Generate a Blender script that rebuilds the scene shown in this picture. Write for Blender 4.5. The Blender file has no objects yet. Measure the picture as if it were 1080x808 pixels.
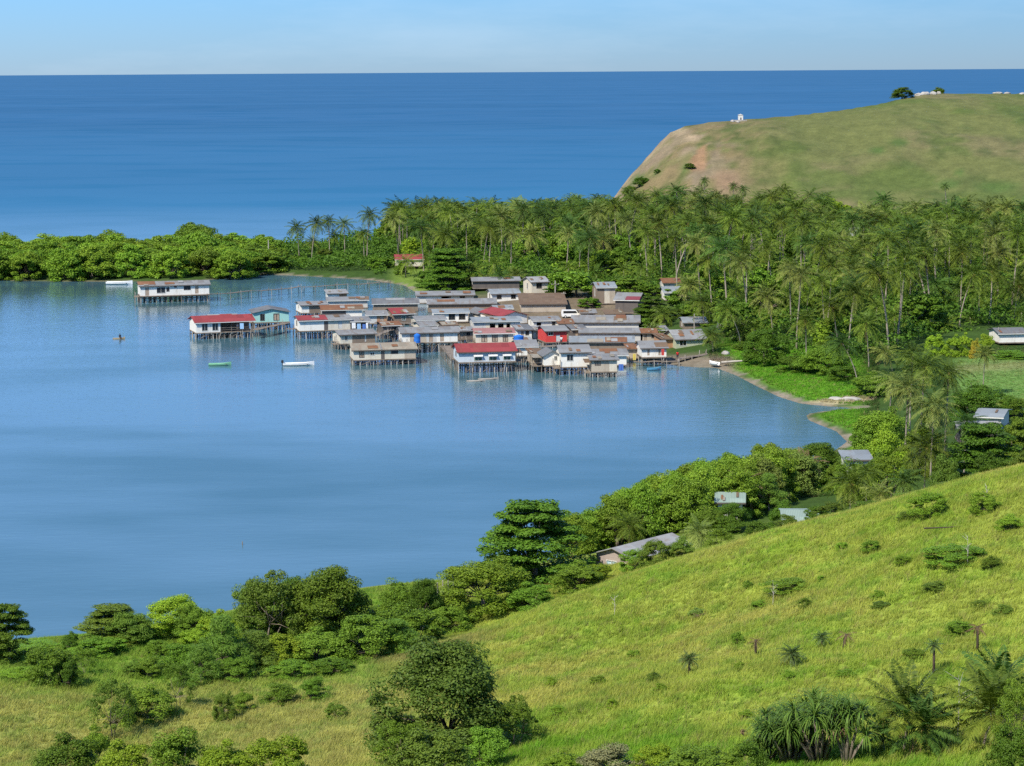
import bpy, math, random
import numpy as np
from mathutils import Matrix, Vector
SC = bpy.context.scene
COL = SC.collection
R = math.radians
# ---------------------------------------------------------------- camera
CAMZ = 60.0; F = 2500.0; PITCH = R(7.52); ROLL = R(-0.37)
cam_d = bpy.data.cameras.new('camera'); cam = bpy.data.objects.new('camera', cam_d); COL.objects.link(cam)
cam_d.sensor_width = 36; cam_d.lens = 36 * F / 1080; cam_d.clip_start = 1; cam_d.clip_end = 200000
CR = Matrix.Rotation(math.pi / 2 - PITCH, 3, 'X') @ Matrix.Rotation(ROLL, 3, 'Z')
cam.matrix_world = Matrix.Translation((0, 0, CAMZ)) @ CR.to_4x4()
SC.camera = cam
def ray(px, py):
    d = CR @ Vector(((px - 540) / F, -(py - 404) / F, -1)); return d
def P(px, py, Y):                       # the point seen at a pixel, Y metres ahead
    d = ray(px, py); k = Y / d.y; return Vector((d.x * k, Y, CAMZ + d.z * k))
def Pz(px, py, z=0.0):                  # the point seen at a pixel on the level z
    d = ray(px, py); k = (z - CAMZ) / d.z; return Vector((d.x * k, d.y * k, z))
def PX(px, Y): return P(px, 404, Y).x
def pix_of(x, y, z):
    v = CR.transposed() @ Vector((x, y, z - CAMZ)); return 540 + F * v.x / -v.z, 404 - F * v.y / -v.z
# ---------------------------------------------------------------- tags
def tag(o, label=None, cat=None, group=None, kind=None):
    if label: o['label'] = label
    if cat: o['category'] = cat
    if group: o['group'] = group
    if kind: o['kind'] = kind
    return o
def empty(name, loc=(0, 0, 0), rz=0.0, label=None, cat=None, group=None):
    o = bpy.data.objects.new(name, None); COL.objects.link(o); o.empty_display_size = .5
    o.location = loc; o.rotation_euler = (0, 0, rz); return tag(o, label, cat, group)
def link(name, me, parent=None, loc=None):
    o = bpy.data.objects.new(name, me); COL.objects.link(o)
    if parent: o.parent = parent
    if loc is not None: o.location = loc
    return o
KIDS = {}
def kids(o):
    return [c for c in KIDS.get(o.name, [])]
def adopt(c, p): c.parent = p; KIDS.setdefault(p.name, []).append(c)
def copy_tree(o, children, parent=None):
    c = o.copy(); COL.objects.link(c); c.parent = parent
    for ch in children.get(o.name, []): copy_tree(ch, children, c)
    return c
# ---------------------------------------------------------------- noise
def _h(ix, iy, s):
    n = (ix.astype(np.int64) * 374761393 + iy.astype(np.int64) * 668265263 + s * 1442695041) & 0x7fffffff
    n = ((n ^ (n >> 13)) * 1274126177) & 0x7fffffff
    return ((n ^ (n >> 16)) & 0xffff) / 65535.0
def vnoise(x, y, s=0):
    x = np.asarray(x, float); y = np.asarray(y, float)
    ix = np.floor(x); iy = np.floor(y); fx = x - ix; fy = y - iy
    fx = fx * fx * (3 - 2 * fx); fy = fy * fy * (3 - 2 * fy)
    a = _h(ix, iy, s); b = _h(ix + 1, iy, s); c = _h(ix, iy + 1, s); d = _h(ix + 1, iy + 1, s)
    return (a * (1 - fx) + b * fx) * (1 - fy) + (c * (1 - fx) + d * fx) * fy
def fbm(x, y, s=0, o=4):
    t = 0; a = .5; n = 0
    for i in range(o):
        t = t + a * vnoise(np.asarray(x) * 2 ** i, np.asarray(y) * 2 ** i, s + i * 17); n += a; a *= .5
    return t / n
def sstep(a, b, x):
    t = np.clip((np.asarray(x, float) - a) / (b - a), 0, 1); return t * t * (3 - 2 * t)
# ---------------------------------------------------------------- materials
def nt(name):
    m = bpy.data.materials.new(name); m.use_nodes = True
    return m, m.node_tree.nodes, m.node_tree.links, m.node_tree.nodes['Principled BSDF']
def c4(c): return (c[0], c[1], c[2], 1)
def mixc(n, l, a, b, f, mode='MIX'):
    m = n.new('ShaderNodeMix'); m.data_type = 'RGBA'; m.blend_type = mode
    for sock, v in ((6, a), (7, b), (0, f)):
        if hasattr(v, 'is_linked') or hasattr(v, 'links'): l.new(v, m.inputs[sock])
        elif isinstance(v, (int, float)): m.inputs[sock].default_value = v
        else: m.inputs[sock].default_value = c4(v)
    return m.outputs[2]
def math_(n, l, op, a, b=None, c=None, clamp=False):
    m = n.new('ShaderNodeMath'); m.operation = op; m.use_clamp = clamp
    for i, v in enumerate((a, b, c)):
        if v is None: continue
        if isinstance(v, (int, float)): m.inputs[i].default_value = v
        else: l.new(v, m.inputs[i])
    return m.outputs[0]
def ramp(n, l, fac, stops):
    r = n.new('ShaderNodeValToRGB'); e = r.color_ramp.elements
    while len(e) < len(stops): e.new(.5)
    for k, (p, c) in enumerate(stops):
        e[k].position = p; e[k].color = c4(c) if not isinstance(c, (int, float)) else (c, c, c, 1)
    l.new(fac, r.inputs[0]); return r.outputs[0]
def noise(n, l, vec, scale, detail=3, rough=.5, stretch=None):
    t = n.new('ShaderNodeTexNoise'); t.inputs['Scale'].default_value = scale
    t.inputs['Detail'].default_value = detail; t.inputs['Roughness'].default_value = rough
    if stretch:
        mp = n.new('ShaderNodeMapping'); mp.inputs['Scale'].default_value = stretch; l.new(vec, mp.inputs[0]); vec = mp.outputs[0]
    l.new(vec, t.inputs['Vector']); return t.outputs[0]
def plain(name, col, rough=.8, var=.25, scale=1.5, spec=.25, second=None, streak=None, metal=0):
    """a weathered solid: own colour, blotched with a second tone by noise in object space"""
    m, n, l, b = nt(name)
    tc = n.new('ShaderNodeTexCoord').outputs['Object']
    oi = n.new('ShaderNodeObjectInfo').outputs['Random']
    f = noise(n, l, tc, scale, 5, .65, streak)
    f2 = ramp(n, l, f, [(.35, 0.), (.68, 1.)])
    sec = second or tuple(c * (1 - var) for c in col)
    cc = mixc(n, l, col, sec, f2)
    g = n.new('ShaderNodeHueSaturation'); l.new(cc, g.inputs['Color'])
    l.new(math_(n, l, 'MULTIPLY_ADD', oi, .2, .9), g.inputs['Value'])
    l.new(g.outputs[0], b.inputs['Base Color'])
    b.inputs['Roughness'].default_value = rough; b.inputs['Specular IOR Level'].default_value = spec; b.inputs['Metallic'].default_value = metal
    return m
# ---------------------------------------------------------------- mesh builder
class MB:
    def __init__(s): s.v = []; s.f = []
    def quad(s, *p):
        i = len(s.v); s.v += [tuple(q) for q in p]; s.f.append(tuple(range(i, i + len(p))))
    def box(s, x0, x1, y0, y1, z0, z1):
        i = len(s.v)
        s.v += [(x0, y0, z0), (x1, y0, z0), (x1, y1, z0), (x0, y1, z0), (x0, y0, z1), (x1, y0, z1), (x1, y1, z1), (x0, y1, z1)]
        s.f += [tuple(i + k for k in q) for q in ((0, 3, 2, 1), (4, 5, 6, 7), (0, 1, 5, 4), (1, 2, 6, 5), (2, 3, 7, 6), (3, 0, 4, 7))]
    def tube(s, pts, rad, n=6):
        pts = [Vector(p) for p in pts]; i0 = len(s.v)
        if isinstance(rad, (int, float)): rad = [rad] * len(pts)
        for k, p in enumerate(pts):
            d = (pts[min(k + 1, len(pts) - 1)] - pts[max(k - 1, 0)]).normalized()
            a = d.cross(Vector((0, 0, 1)) if abs(d.z) < .9 else Vector((1, 0, 0))).normalized(); b = d.cross(a)
            for j in range(n):
                t = 2 * math.pi * j / n; s.v.append(tuple(p + (a * math.cos(t) + b * math.sin(t)) * rad[k]))
        for k in range(len(pts) - 1):
            for j in range(n):
                a, b = i0 + k * n + j, i0 + k * n + (j + 1) % n; s.f.append((a, b, b + n, a + n))
        s.f.append(tuple(i0 + j for j in range(n))[::-1]); s.f.append(tuple(i0 + (len(pts) - 1) * n + j for j in range(n)))
    def prism(s, prof, x0, x1, axis='x'):
        """closed profile [(a, z)] extruded along x (a is y) or along y (a is x)"""
        i = len(s.v); k = len(prof)
        for e in (x0, x1):
            s.v += [((e, a, z) if axis == 'x' else (a, e, z)) for a, z in prof]
        s.f.append(tuple(range(i, i + k))); s.f.append(tuple(range(i + k, i + 2 * k))[::-1])
        for j in range(k): s.f.append((i + j, i + (j + 1) % k, i + k + (j + 1) % k, i + k + j))
    def mesh(s, name, mat=None, smooth=False, weld=False):
        me = bpy.data.meshes.new(name); me.from_pydata(s.v, [], s.f)
        if mat: me.materials.append(mat)
        if weld:
            import bmesh
            bm = bmesh.new(); bm.from_mesh(me); bmesh.ops.remove_doubles(bm, verts=bm.verts, dist=1e-4)
            bmesh.ops.recalc_face_normals(bm, faces=bm.faces); bm.to_mesh(me); bm.free()
        if smooth: me.polygons.foreach_set('use_smooth', [True] * len(me.polygons))
        me.update(); return me
    def build(s, name, mat, parent=None, loc=None, smooth=False, weld=False):
        return link(name, s.mesh(name, mat, smooth, weld), parent, loc)
def np_mesh(name, V, k, mat=None, attrs=None, faces=None):
    """V (n*k,3): n separate k-gons, or explicit faces (m,k)"""
    me = bpy.data.meshes.new(name); V = np.ascontiguousarray(V, np.float32)
    idx = np.arange(len(V), dtype=np.int32) if faces is None else np.ascontiguousarray(faces, np.int32).ravel()
    m = len(idx) // k
    me.vertices.add(len(V)); me.vertices.foreach_set('co', V.ravel())
    me.loops.add(len(idx)); me.loops.foreach_set('vertex_index', idx)
    me.polygons.add(m); me.polygons.foreach_set('loop_start', np.arange(0, m * k, k, dtype=np.int32))
    for an, (ty, data) in (attrs or {}).items():
        a = me.attributes.new(an, ty, 'POINT')
        a.data.foreach_set('color' if ty == 'FLOAT_COLOR' else 'value', np.ascontiguousarray(data, np.float32).ravel())
    if mat: me.materials.append(mat)
    me.update(calc_edges=True); me.validate(); return me
# ---------------------------------------------------------------- terrain
def polyline(pts): return np.array([[q.x, q.y] for q in pts])
def XY(px, Y): return Vector((PX(px, Y), Y, 0))
SHORE = [XY(-900, 215), XY(-300, 245)] + [Pz(a, b) for a, b in (
    (0, 676), (90, 668), (180, 655), (260, 640), (340, 625), (410, 616), (480, 610), (540, 600), (600, 585), (650, 572),
    (700, 550), (760, 525), (820, 508), (862, 488), (882, 474), (893, 466), (882, 455), (866, 449), (852, 443), (850, 437), (872, 433), (906, 431), (872, 428.5),
    (845, 426), (822, 419), (797, 407), (776, 396), (755, 388), (720, 387), (680, 381), (640, 375), (600, 368), (560, 361), (500, 350),
    (462, 336), (447, 314), (426, 301), (390, 295.5), (345, 292.5), (300, 290.5), (262, 289), (246, 293), (200, 297), (130, 297), (60, 297), (0, 296), (-120, 297), (-500, 300),
    (-500, 264), (-100, 264), (0, 264), (100, 263), (200, 261), (300, 259), (392, 253), (405, 240), (415, 226), (500, 222.5), (600, 220), (625, 218))] + [
    XY(632, 955), XY(655, 985), XY(680, 1040), XY(720, 1130), XY(800, 1250), XY(1080, 1330), XY(1500, 1350), XY(2600, 1350), XY(2600, 150), XY(2600, -20), XY(-900, -20)]
SH = polyline(SHORE)
def shore_dist(X, Y):
    """distance to the shoreline, positive on land"""
    best = np.full(X.shape, 1e9); ins = np.zeros(X.shape, bool); n = len(SH)
    for i in range(n):
        ax, ay = SH[i]; bx, by = SH[(i + 1) % n]; dx, dy = bx - ax, by - ay
        t = np.clip(((X - ax) * dx + (Y - ay) * dy) / (dx * dx + dy * dy + 1e-9), 0, 1)
        best = np.minimum(best, (X - ax - t * dx) ** 2 + (Y - ay - t * dy) ** 2)
        c = ((ay > Y) != (by > Y)) & (X < (bx - ax) * (Y - ay) / (by - ay + 1e-12) + ax); ins ^= c
    d = np.sqrt(best); return np.where(ins, d, -d)
_ctl = [P(*q) for q in (
    (1080, 494, 230), (1000, 512, 234), (900, 541, 239), (800, 564, 241), (740, 583, 243), (680, 602, 245), (640, 616, 246), (560, 643, 244), (500, 667, 238), (660, 611, 232), (600, 630, 232), (720, 592, 232),
    (900, 680, 180), (1080, 640, 180), (1080, 808, 130), (800, 808, 142), (640, 700, 203), (540, 808, 160), (640, 808, 152), (760, 720, 172), (980, 740, 158), (1000, 580, 202),
    (840, 610, 215), (0, 808, 185), (200, 808, 180), (0, 740, 205), (200, 740, 208), (350, 770, 188), (100, 700, 230), (300, 695, 230), (420, 715, 212), (440, 808, 168))] + [
    Vector((PX(a, Y), Y, z)) for a, z, Y in ((1080, 9, 280), (900, 5.5, 280), (800, 4.5, 282), (680, 3.6, 282), (560, 3, 273), (1080, 5, 325), (900, 4.2, 322), (680, 3, 310),
    (300, 2.4, 258), (0, 2, 244), (540, 17.5, 120), (900, 23, 108), (200, 13.5, 150), (540, 31, 70), (900, 34, 70), (540, 50, 14), (1300, 25, 120), (1300, 23, 200), (1300, 23, 240), (1300, 12, 290), (-250, 7.5, 200), (-250, 10.5, 170), (-250, 2.5, 238),
    (-500, 14, 120), (1800, 30, 120), (1800, 27, 230))]
_cx = np.array([[v.x, v.y] for v in _ctl]) / 100; _cz = np.array([v.z for v in _ctl])
def _U(r2): return np.where(r2 > 1e-12, .5 * r2 * np.log(np.maximum(r2, 1e-12)), 0)
_n = len(_cx); _K = _U(((_cx[:, None] - _cx[None]) ** 2).sum(-1)) + np.eye(_n) * 2e-4; _Pm = np.hstack([np.ones((_n, 1)), _cx])
_A = np.zeros((_n + 3, _n + 3)); _A[:_n, :_n] = _K; _A[:_n, _n:] = _Pm; _A[_n:, :_n] = _Pm.T
_w = np.linalg.solve(_A, np.concatenate([_cz, np.zeros(3)]))
def tps(X, Y):
    x = X / 100; y = Y / 100; z = _w[_n] + _w[_n + 1] * x + _w[_n + 2] * y
    for i in range(_n): z = z + _w[i] * _U((x - _cx[i, 0]) ** 2 + (y - _cx[i, 1]) ** 2)
    return z
_hk = [(600, 222, 950, 940), (625, 219, 955, 938), (637, 211, 960, 932), (648, 201, 965, 920), (660, 189, 970, 905), (672, 177, 978, 892), (690, 156, 990, 876), (705, 140, 1000, 866), (722, 132.5, 1006, 858),
       (745, 129, 1010, 852), (775, 126.5, 1014, 846), (830, 122, 1024, 840), (880, 116.5, 1040, 836), (920, 110, 1058, 834), (948, 103.5, 1076, 832), (970, 99.5, 1090, 832), (990, 98.5, 1100, 832), (1080, 98.5, 1120, 830), (1200, 97, 1150, 830), (1500, 95, 1150, 830), (2200, 95, 1150, 830)]
_ha = np.array([PX(q[0], 1000) / 1000 for q in _hk]); _hz = np.array([P(q[0], q[1], q[2]).z for q in _hk]); _hr = np.array([q[2] for q in _hk], float); _hb = np.array([q[3] for q in _hk], float)
def headland(X, Y):
    a = X / np.maximum(Y, 1); zr = np.interp(a, _ha, _hz); dr = np.interp(a, _ha, _hr); d0 = np.interp(a, _ha, _hb)
    s = np.clip((Y - d0) / (dr - d0), 0, 1)
    prof = .35 * s + .65 * np.sin(s * math.pi / 2) ** 1.15
    gul = (fbm(X / 26, Y / 60, 5, 5) - .5) + .35 * (fbm(X / 6, Y / 22, 15, 4) - .5)
    z = 3 + (np.maximum(zr, 0) - 3) * prof + gul * 5.5 * np.sin(s * math.pi) * np.clip((zr - 3) / 20, 0, 1)
    z = z - np.maximum(Y - dr, 0) * .42
    return np.where((a > _ha[0]) & (Y > d0), z, -9)
def height(X, Y):
    X = np.asarray(X, float); Y = np.asarray(Y, float); s = shore_dist(X, Y)
    lump = (fbm(X / 14, Y / 14, 3, 3) - .5)
    base = np.where(s > 0, 3.8 * (1 - np.exp(-np.maximum(s, 0) / 34)) + lump * .7 * sstep(5, 30, s), np.maximum(s * .16, -3.0))
    vq = 540 + F * X / np.maximum(Y, 1); vz = sstep(435, 470, vq) * (1 - sstep(690, 770, vq)) * sstep(430, 450, Y) * (1 - sstep(565, 605, Y)); base = np.where(s > 0, base * (1 - .82 * vz), base)
    w = (1 - sstep(282, 335, Y)) * sstep(0, 16, s)
    near = np.where(w > 0, tps(X, Y) + (fbm(X / 9, Y / 9, 8, 3) - .5) * .7, 0)
    h = base * (1 - w) + np.maximum(near, .3) * w
    hl = headland(X, Y); k = sstep(-3, 8, s)
    return np.where(hl > h, h + (hl - h) * k, h)
def h1(x, y): return float(height(np.array([x]), np.array([y]))[0])
_YS = np.concatenate([np.arange(110, 420, .5), np.arange(420, 1300, 1.5)])
def ground(px, py):
    d = ray(px, py); k = _YS / d.y; Z = CAMZ + d.z * k; H = height(d.x * k, _YS); H = np.maximum(H, 0)
    i = np.argmax(Z < H); return Vector((d.x * k[i], _YS[i], H[i]))
# soil and grass colours, laid out by what grows where
def soil(X, Y, Z):
    X = np.asarray(X, float); Y = np.asarray(Y, float); s = shore_dist(X, Y); a = X / np.maximum(Y, 1); px = 540 + F * a
    def L(c): return np.array(c)[None, :]
    def put(c, col, w): return c * (1 - w[:, None]) + L(col) * w[:, None]
    n1 = fbm(X / 22, Y / 22, 11); n2 = fbm(X / 5, Y / 5, 21); n3 = fbm(X / 60, Y / 60, 31); n4 = fbm(X / 1.6, Y / 1.6, 41, 3)
    c = np.tile(L((.045, .085, .016)), (len(X), 1))                                   # forest floor
    hill = 1 - sstep(262, 300, Y)
    c = put(c, (.275, .335, .050), hill)                                             # yellow green hill grass
    c = put(c, (.335, .335, .075), hill * sstep(.50, .72, n1) * .75)                   # drier patches
    c = put(c, (.185, .300, .024), hill * sstep(.52, .66, n2) * .55)
    low = hill * sstep(-14, -30, Y - 190 - (px - 640) * -.09) * sstep(430, 520, px)    # greener gully at the foot
    c = put(c, (.140, .275, .018), low * (.35 + .6 * sstep(.35, .6, n2)))
    fld = hill * (1 - sstep(380, 520, px)) * (1 - sstep(203, 232, Y))
    c = put(c, (.275, .325, .062), fld * .75)
    c = put(c, (.345, .310, .105), fld * sstep(.5, .68, n1) * .38)
    shr = hill * (1 - sstep(380, 520, px)) * sstep(205, 225, Y)
    c = put(c, (.155, .275, .030), shr * .8)
    crest = np.exp(-((Y - 226) / 7) ** 2) * (1 - sstep(470, 540, px)) * sstep(360, 420, px)
    c = put(c, (.285, .235, .090), crest * .8)
    # lawns and the far field
    lawn = sstep(755, 775, px) * (1 - sstep(905, 925, px)) * sstep(362, 372, Y) * (1 - sstep(505, 520, Y)) * sstep(0.5, 4, s) * (1 - sstep(22, 34, s))
    c = put(c, (.115, .270, .016), lawn * .95)
    lawn2 = sstep(825, 845, px) * (1 - sstep(880, 900, px)) * sstep(318, 326, Y) * (1 - sstep(352, 358, Y))
    c = put(c, (.105, .240, .020), lawn2)
    field = sstep(1000, 1018, px) * sstep(402, 410, Y) * (1 - sstep(464, 470, Y))
    c = put(c, (.135, .240, .055), field)
    c = put(c, (.215, .215, .090), field * np.exp(-((Y - 452) / 7) ** 2) * .7)
    c = put(c, (.20, .20, .03), field * (1 - sstep(408, 416, Y)) * .8)
    glade = sstep(405, 425, px) * (1 - sstep(452, 470, px)) * sstep(618, 640, Y) * (1 - sstep(695, 720, Y))
    c = put(c, (.14, .21, .035), glade)
    vil = sstep(440, 500, px) * (1 - sstep(655, 715, px)) * sstep(460, 475, Y) * (1 - sstep(600, 640, Y))
    c = put(c, (.17, .135, .09), vil)
    strip = sstep(690, 700, px) * (1 - sstep(768, 785, px)) * (1 - sstep(7, 13, s + (n2 - .5) * 8)) * (Y > 440) * (Y < 540)
    c = put(c, (.20, .165, .115), strip)
    # headland grass, bare earth and cliff
    far = sstep(.0, 14, Y - np.interp(a, _ha, _hb) + 4) * (a > _ha[0] - .003)
    c = put(c, (.130, .143, .046), far)
    c = put(c, (.165, .145, .068), far * sstep(.47, .66, n3) * .75)
    c = put(c, (.090, .125, .030), far * sstep(.50, .66, n1) * .8)
    py = np.array(404 + 0 * px); 
    zz = np.asarray(Z, float); vy = 74 + (CAMZ - zz) * F / Y                              # height above the sea as seen on the slope
    bare = far * (1 - sstep(765, 850, px)) * (.28 + .45 * sstep(.42, .6, n2))
    c = put(c, (.215, .155, .085), bare)
    cl = far * np.exp(-((px - (700 - (vy - 140) * .83)) / 11) ** 2) * (.5 + .5 * n2)
    c = put(c, (.33, .255, .17), np.clip(cl * 1.2, 0, 1))
    def spot(cx, cy, rx, ry): return far * np.clip(1.6 * np.exp(-(((px - cx) / rx) ** 2 + ((vy - cy) / ry) ** 2)) - .25 + .5 * (n2 - .5), 0, 1)
    tri = far * (1 - sstep(.75, 1.1, np.abs(px - 742 + (vy - 152) * .28) / np.maximum((vy - 150) * .42, .5))) * sstep(150, 153, vy) * (1 - sstep(176, 184, vy))
    fl = fbm(X / 7, Y / 11, 51, 4)
    c = put(c, (.070, .095, .026), far * sstep(.56, .70, fl) * (1 - sstep(780, 880, px)) * .75)
    c = put(c, (.225, .175, .115), far * sstep(.52, .66, fbm(X / 9, Y / 12, 57, 4)) * (1 - sstep(740, 800, px)) * .8)
    c = put(c, (.070, .100, .028), far * sstep(.60, .72, fbm(X / 10, Y / 14, 58, 4)) * sstep(800, 900, px) * .55)
    c = put(c, (.28, .165, .092), tri * .85)
    c = put(c, (.34, .26, .16), spot(731, 146, 9, 4))
    c = put(c, (.33, .26, .16), spot(716, 138, 10, 4) * .9)
    c = put(c, (.25, .165, .10), spot(765, 190, 16, 12) * .8)
    for q in ((675, 188, 9, 5), (724, 178, 6, 5), (694, 182, 4, 3), (948, 152, 10, 5), (1000, 196, 14, 5), (1052, 200, 26, 8), (925, 160, 9, 4), (664, 200, 8, 4), (1012, 184, 5, 4)):
        c = put(c, (.075, .125, .030), spot(*q) * .85)
    # beach sand and mud
    beach = (1 - sstep(.5, 2.2, s + (n4 - .5) * 4 + (n2 - .5) * 4)) * (Y > 340)
    thin = np.where(px < 250, .25, 1.)
    c = put(c, (.255, .220, .160), beach * thin)
    c = put(c, (.20, .16, .11), (1 - sstep(-.5, 1.0, s)) * .9)
    c = put(c, (.40, .32, .20), ((px - 893) ** 2 / 1300 + (Y - 424) ** 2 / 6 < 1).astype(float) * .8)
    return np.clip(c * (.80 + .4 * n4)[:, None], .005, .9), far
na, nr = 460, 760
ga = np.linspace(-.46, .46, na); gy = np.concatenate([np.linspace(-15, 24, 12), np.exp(np.linspace(math.log(25), math.log(1420), nr))]); nr = len(gy)
GA, GY = np.meshgrid(ga, gy); GX = GA * np.maximum(GY, 30) ; gx = GX.ravel(); gyy = GY.ravel()
gz = height(gx, gyy)
gz = np.where(gyy < 9, 58.2 - np.maximum(gyy, 0) * .55, gz)
gc, _ = soil(gx, gyy, gz)
i = np.arange(nr - 1)[:, None] * na + np.arange(na - 1)[None]
gf = np.stack([i, i + 1, i + 1 + na, i + na], -1).reshape(-1, 4)
m, n, l, b = nt('soil_and_turf')
at = n.new('ShaderNodeAttribute'); at.attribute_name = 'soil'
geo = n.new('ShaderNodeNewGeometry').outputs['Position']
nz = noise(n, l, geo, 1.3, 6, .7)
nz2 = noise(n, l, geo, .16, 8, .72)
cc_ = mixc(n, l, at.outputs['Color'], ramp(n, l, nz, [(.3, .55), (.7, 1.35)]), .55, 'MULTIPLY')
l.new(mixc(n, l, cc_, ramp(n, l, nz2, [(.33, (.62, .66, .62)), (.66, (1.32, 1.26, 1.25))]), .55, 'MULTIPLY'), b.inputs['Base Color'])
b.inputs['Roughness'].default_value = .95; b.inputs['Specular IOR Level'].default_value = .1
bp = n.new('ShaderNodeBump'); bp.inputs['Strength'].default_value = .6; bp.inputs['Distance'].default_value = .5
l.new(noise(n, l, geo, .8, 6, .7), bp.inputs['Height']); l.new(bp.outputs[0], b.inputs['Normal'])
me = np_mesh('terrain', np.stack([gx, gyy, gz], 1), 4, m, {'soil': ('FLOAT_COLOR', np.hstack([gc, np.ones((len(gc), 1))]))}, gf)
me.polygons.foreach_set('use_smooth', [True] * len(me.polygons))
tag(link('terrain', me), kind='structure')
# ---------------------------------------------------------------- water: the bay and the open sea, one sheet
m, n, l, b = nt('sea_water')
geo = n.new('ShaderNodeNewGeometry').outputs['Position']
sep = n.new('ShaderNodeSeparateXYZ'); l.new(geo, sep.inputs[0])
open_ = ramp(n, l, math_(n, l, 'DIVIDE', sep.outputs[1], 3000.), [(.22, 0.), (.36, 1.)])      # beyond the spit the swell is up
streak = noise(n, l, geo, .0085, 4, .55, (1, 1.9, 1))
fine = noise(n, l, geo, .05, 4, .6, (.5, 1.6, 1))
calm = ramp(n, l, math_(n, l, 'MULTIPLY_ADD', fine, .25, math_(n, l, 'MULTIPLY', streak, .75)), [(.38, 0.), (.60, 1.)])
shel = ramp(n, l, math_(n, l, 'DIVIDE', sep.outputs[1], 1000.), [(.36, 0.), (.50, 1.)])
calm = math_(n, l, 'ADD', calm, math_(n, l, 'MULTIPLY', shel, .38), clamp=True)
calm = math_(n, l, 'MULTIPLY_ADD', open_, math_(n, l, 'MULTIPLY_ADD', calm, -.75, .40), calm)
band = noise(n, l, geo, .0016, 3, .5, (.5, 1.3, 1))
body_bay = mixc(n, l, (.044, .116, .154), (.074, .154, .180), calm)
shoal = ramp(n, l, math_(n, l, 'DIVIDE', sep.outputs[1], 10000.), [(.085, 1.), (.13, .45), (.30, 0.)])
body_sea = mixc(n, l, mixc(n, l, (.012, .088, .190), (.017, .100, .212), ramp(n, l, band, [(.4, 0.), (.62, 1.)])), (.030, .150, .275), shoal)
body = mixc(n, l, body_bay, body_sea, open_)
dif = n.new('ShaderNodeBsdfDiffuse'); l.new(body, dif.inputs['Color'])
gl = n.new('ShaderNodeBsdfGlossy'); gl.inputs['Color'].default_value = (.95, .98, 1, 1)
l.new(math_(n, l, 'MULTIPLY_ADD', open_, .25, math_(n, l, 'MULTIPLY_ADD', calm, -.075, .125)), gl.inputs['Roughness'])
wv = noise(n, l, geo, .55, 4, .6, (.6, 1.5, 1))
bp = n.new('ShaderNodeBump'); bp.inputs['Strength'].default_value = .55; bp.inputs['Distance'].default_value = .12
l.new(wv, bp.inputs['Height']); l.new(bp.outputs[0], gl.inputs['Normal'])
fr = n.new('ShaderNodeFresnel'); fr.inputs['IOR'].default_value = 1.33
kk = math_(n, l, 'MULTIPLY_ADD', open_, -.86, math_(n, l, 'MULTIPLY_ADD', calm, .50, .70))
mx = n.new('ShaderNodeMixShader'); l.new(math_(n, l, 'MULTIPLY', fr.outputs[0], kk), mx.inputs[0]); l.new(dif.outputs[0], mx.inputs[1]); l.new(gl.outputs[0], mx.inputs[2])
l.new(mx.outputs[0], n['Material Output'].inputs['Surface']); n.remove(b)
S = 70000.
wm = MB(); wm.quad((-S, -S, 0), (S, -S, 0), (S, S, 0), (-S, S, 0))
tag(wm.build('sea', m), kind='structure')
# ---------------------------------------------------------------- sun and sky
SUN_EL = R(47); SX, SY = -.62, -.785            # the sun stands behind the viewer, to the left
w = bpy.data.worlds.new('World'); SC.world = w; w.use_nodes = True
wn, wl = w.node_tree.nodes, w.node_tree.links
sky = wn.new('ShaderNodeTexSky'); sky.sky_type = 'NISHITA'; sky.sun_disc = False
sky.sun_elevation = SUN_EL; sky.sun_rotation = math.atan2(-SX, SY) ; sky.altitude = 1500
sky.air_density = 1.0; sky.dust_density = .15; sky.ozone_density = 3.0
wt = wn.new('ShaderNodeTexCoord').outputs['Generated']; ws = wn.new('ShaderNodeSeparateXYZ'); wl.new(wt, ws.inputs[0])
hs = mixc(wn, wl, sky.outputs[0], ramp(wn, wl, ws.outputs[2], [(0., (.178, .264, .440)), (.035, (.19, .320, .52)), (.12, (.30, .42, .60)), (.45, (.64, .80, .95)), (1., (.8, .92, 1.0))]), 1.0, 'MULTIPLY')
wcl = noise(wn, wl, wt, 5., 6, .62, (1, 1, 5.5))
hs = mixc(wn, wl, hs, (5.0, 5.4, 5.8), ramp(wn, wl, wcl, [(.50, 0.), (.80, .13)]))
wl.new(hs, wn['Background'].inputs['Color']); wn['Background'].inputs['Strength'].default_value = .15
sd = bpy.data.lights.new('sun', 'SUN'); sd.energy = 4.2; sd.angle = R(.53); sd.color = (1, .945, .85)
so = bpy.data.objects.new('sun', sd); COL.objects.link(so)
so.rotation_euler = Vector((SX * math.cos(SUN_EL), SY * math.cos(SUN_EL), math.sin(SUN_EL))).to_track_quat('Z', 'Y').to_euler()
vs = SC.view_settings; vs.view_transform = 'Standard'; vs.look = 'None'; vs.exposure = .62; vs.gamma = 1; vs.use_curve_mapping = False
SC.cycles.use_denoising = False; SC.cycles.max_bounces = 5; SC.cycles.diffuse_bounces = 2; SC.cycles.glossy_bounces = 2; SC.cycles.transmission_bounces = 2; SC.cycles.transparent_max_bounces = 4
SC.cycles.caustics_reflective = False; SC.cycles.caustics_refractive = False
SC.cycles.use_adaptive_sampling = True; SC.cycles.adaptive_threshold = .02
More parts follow.
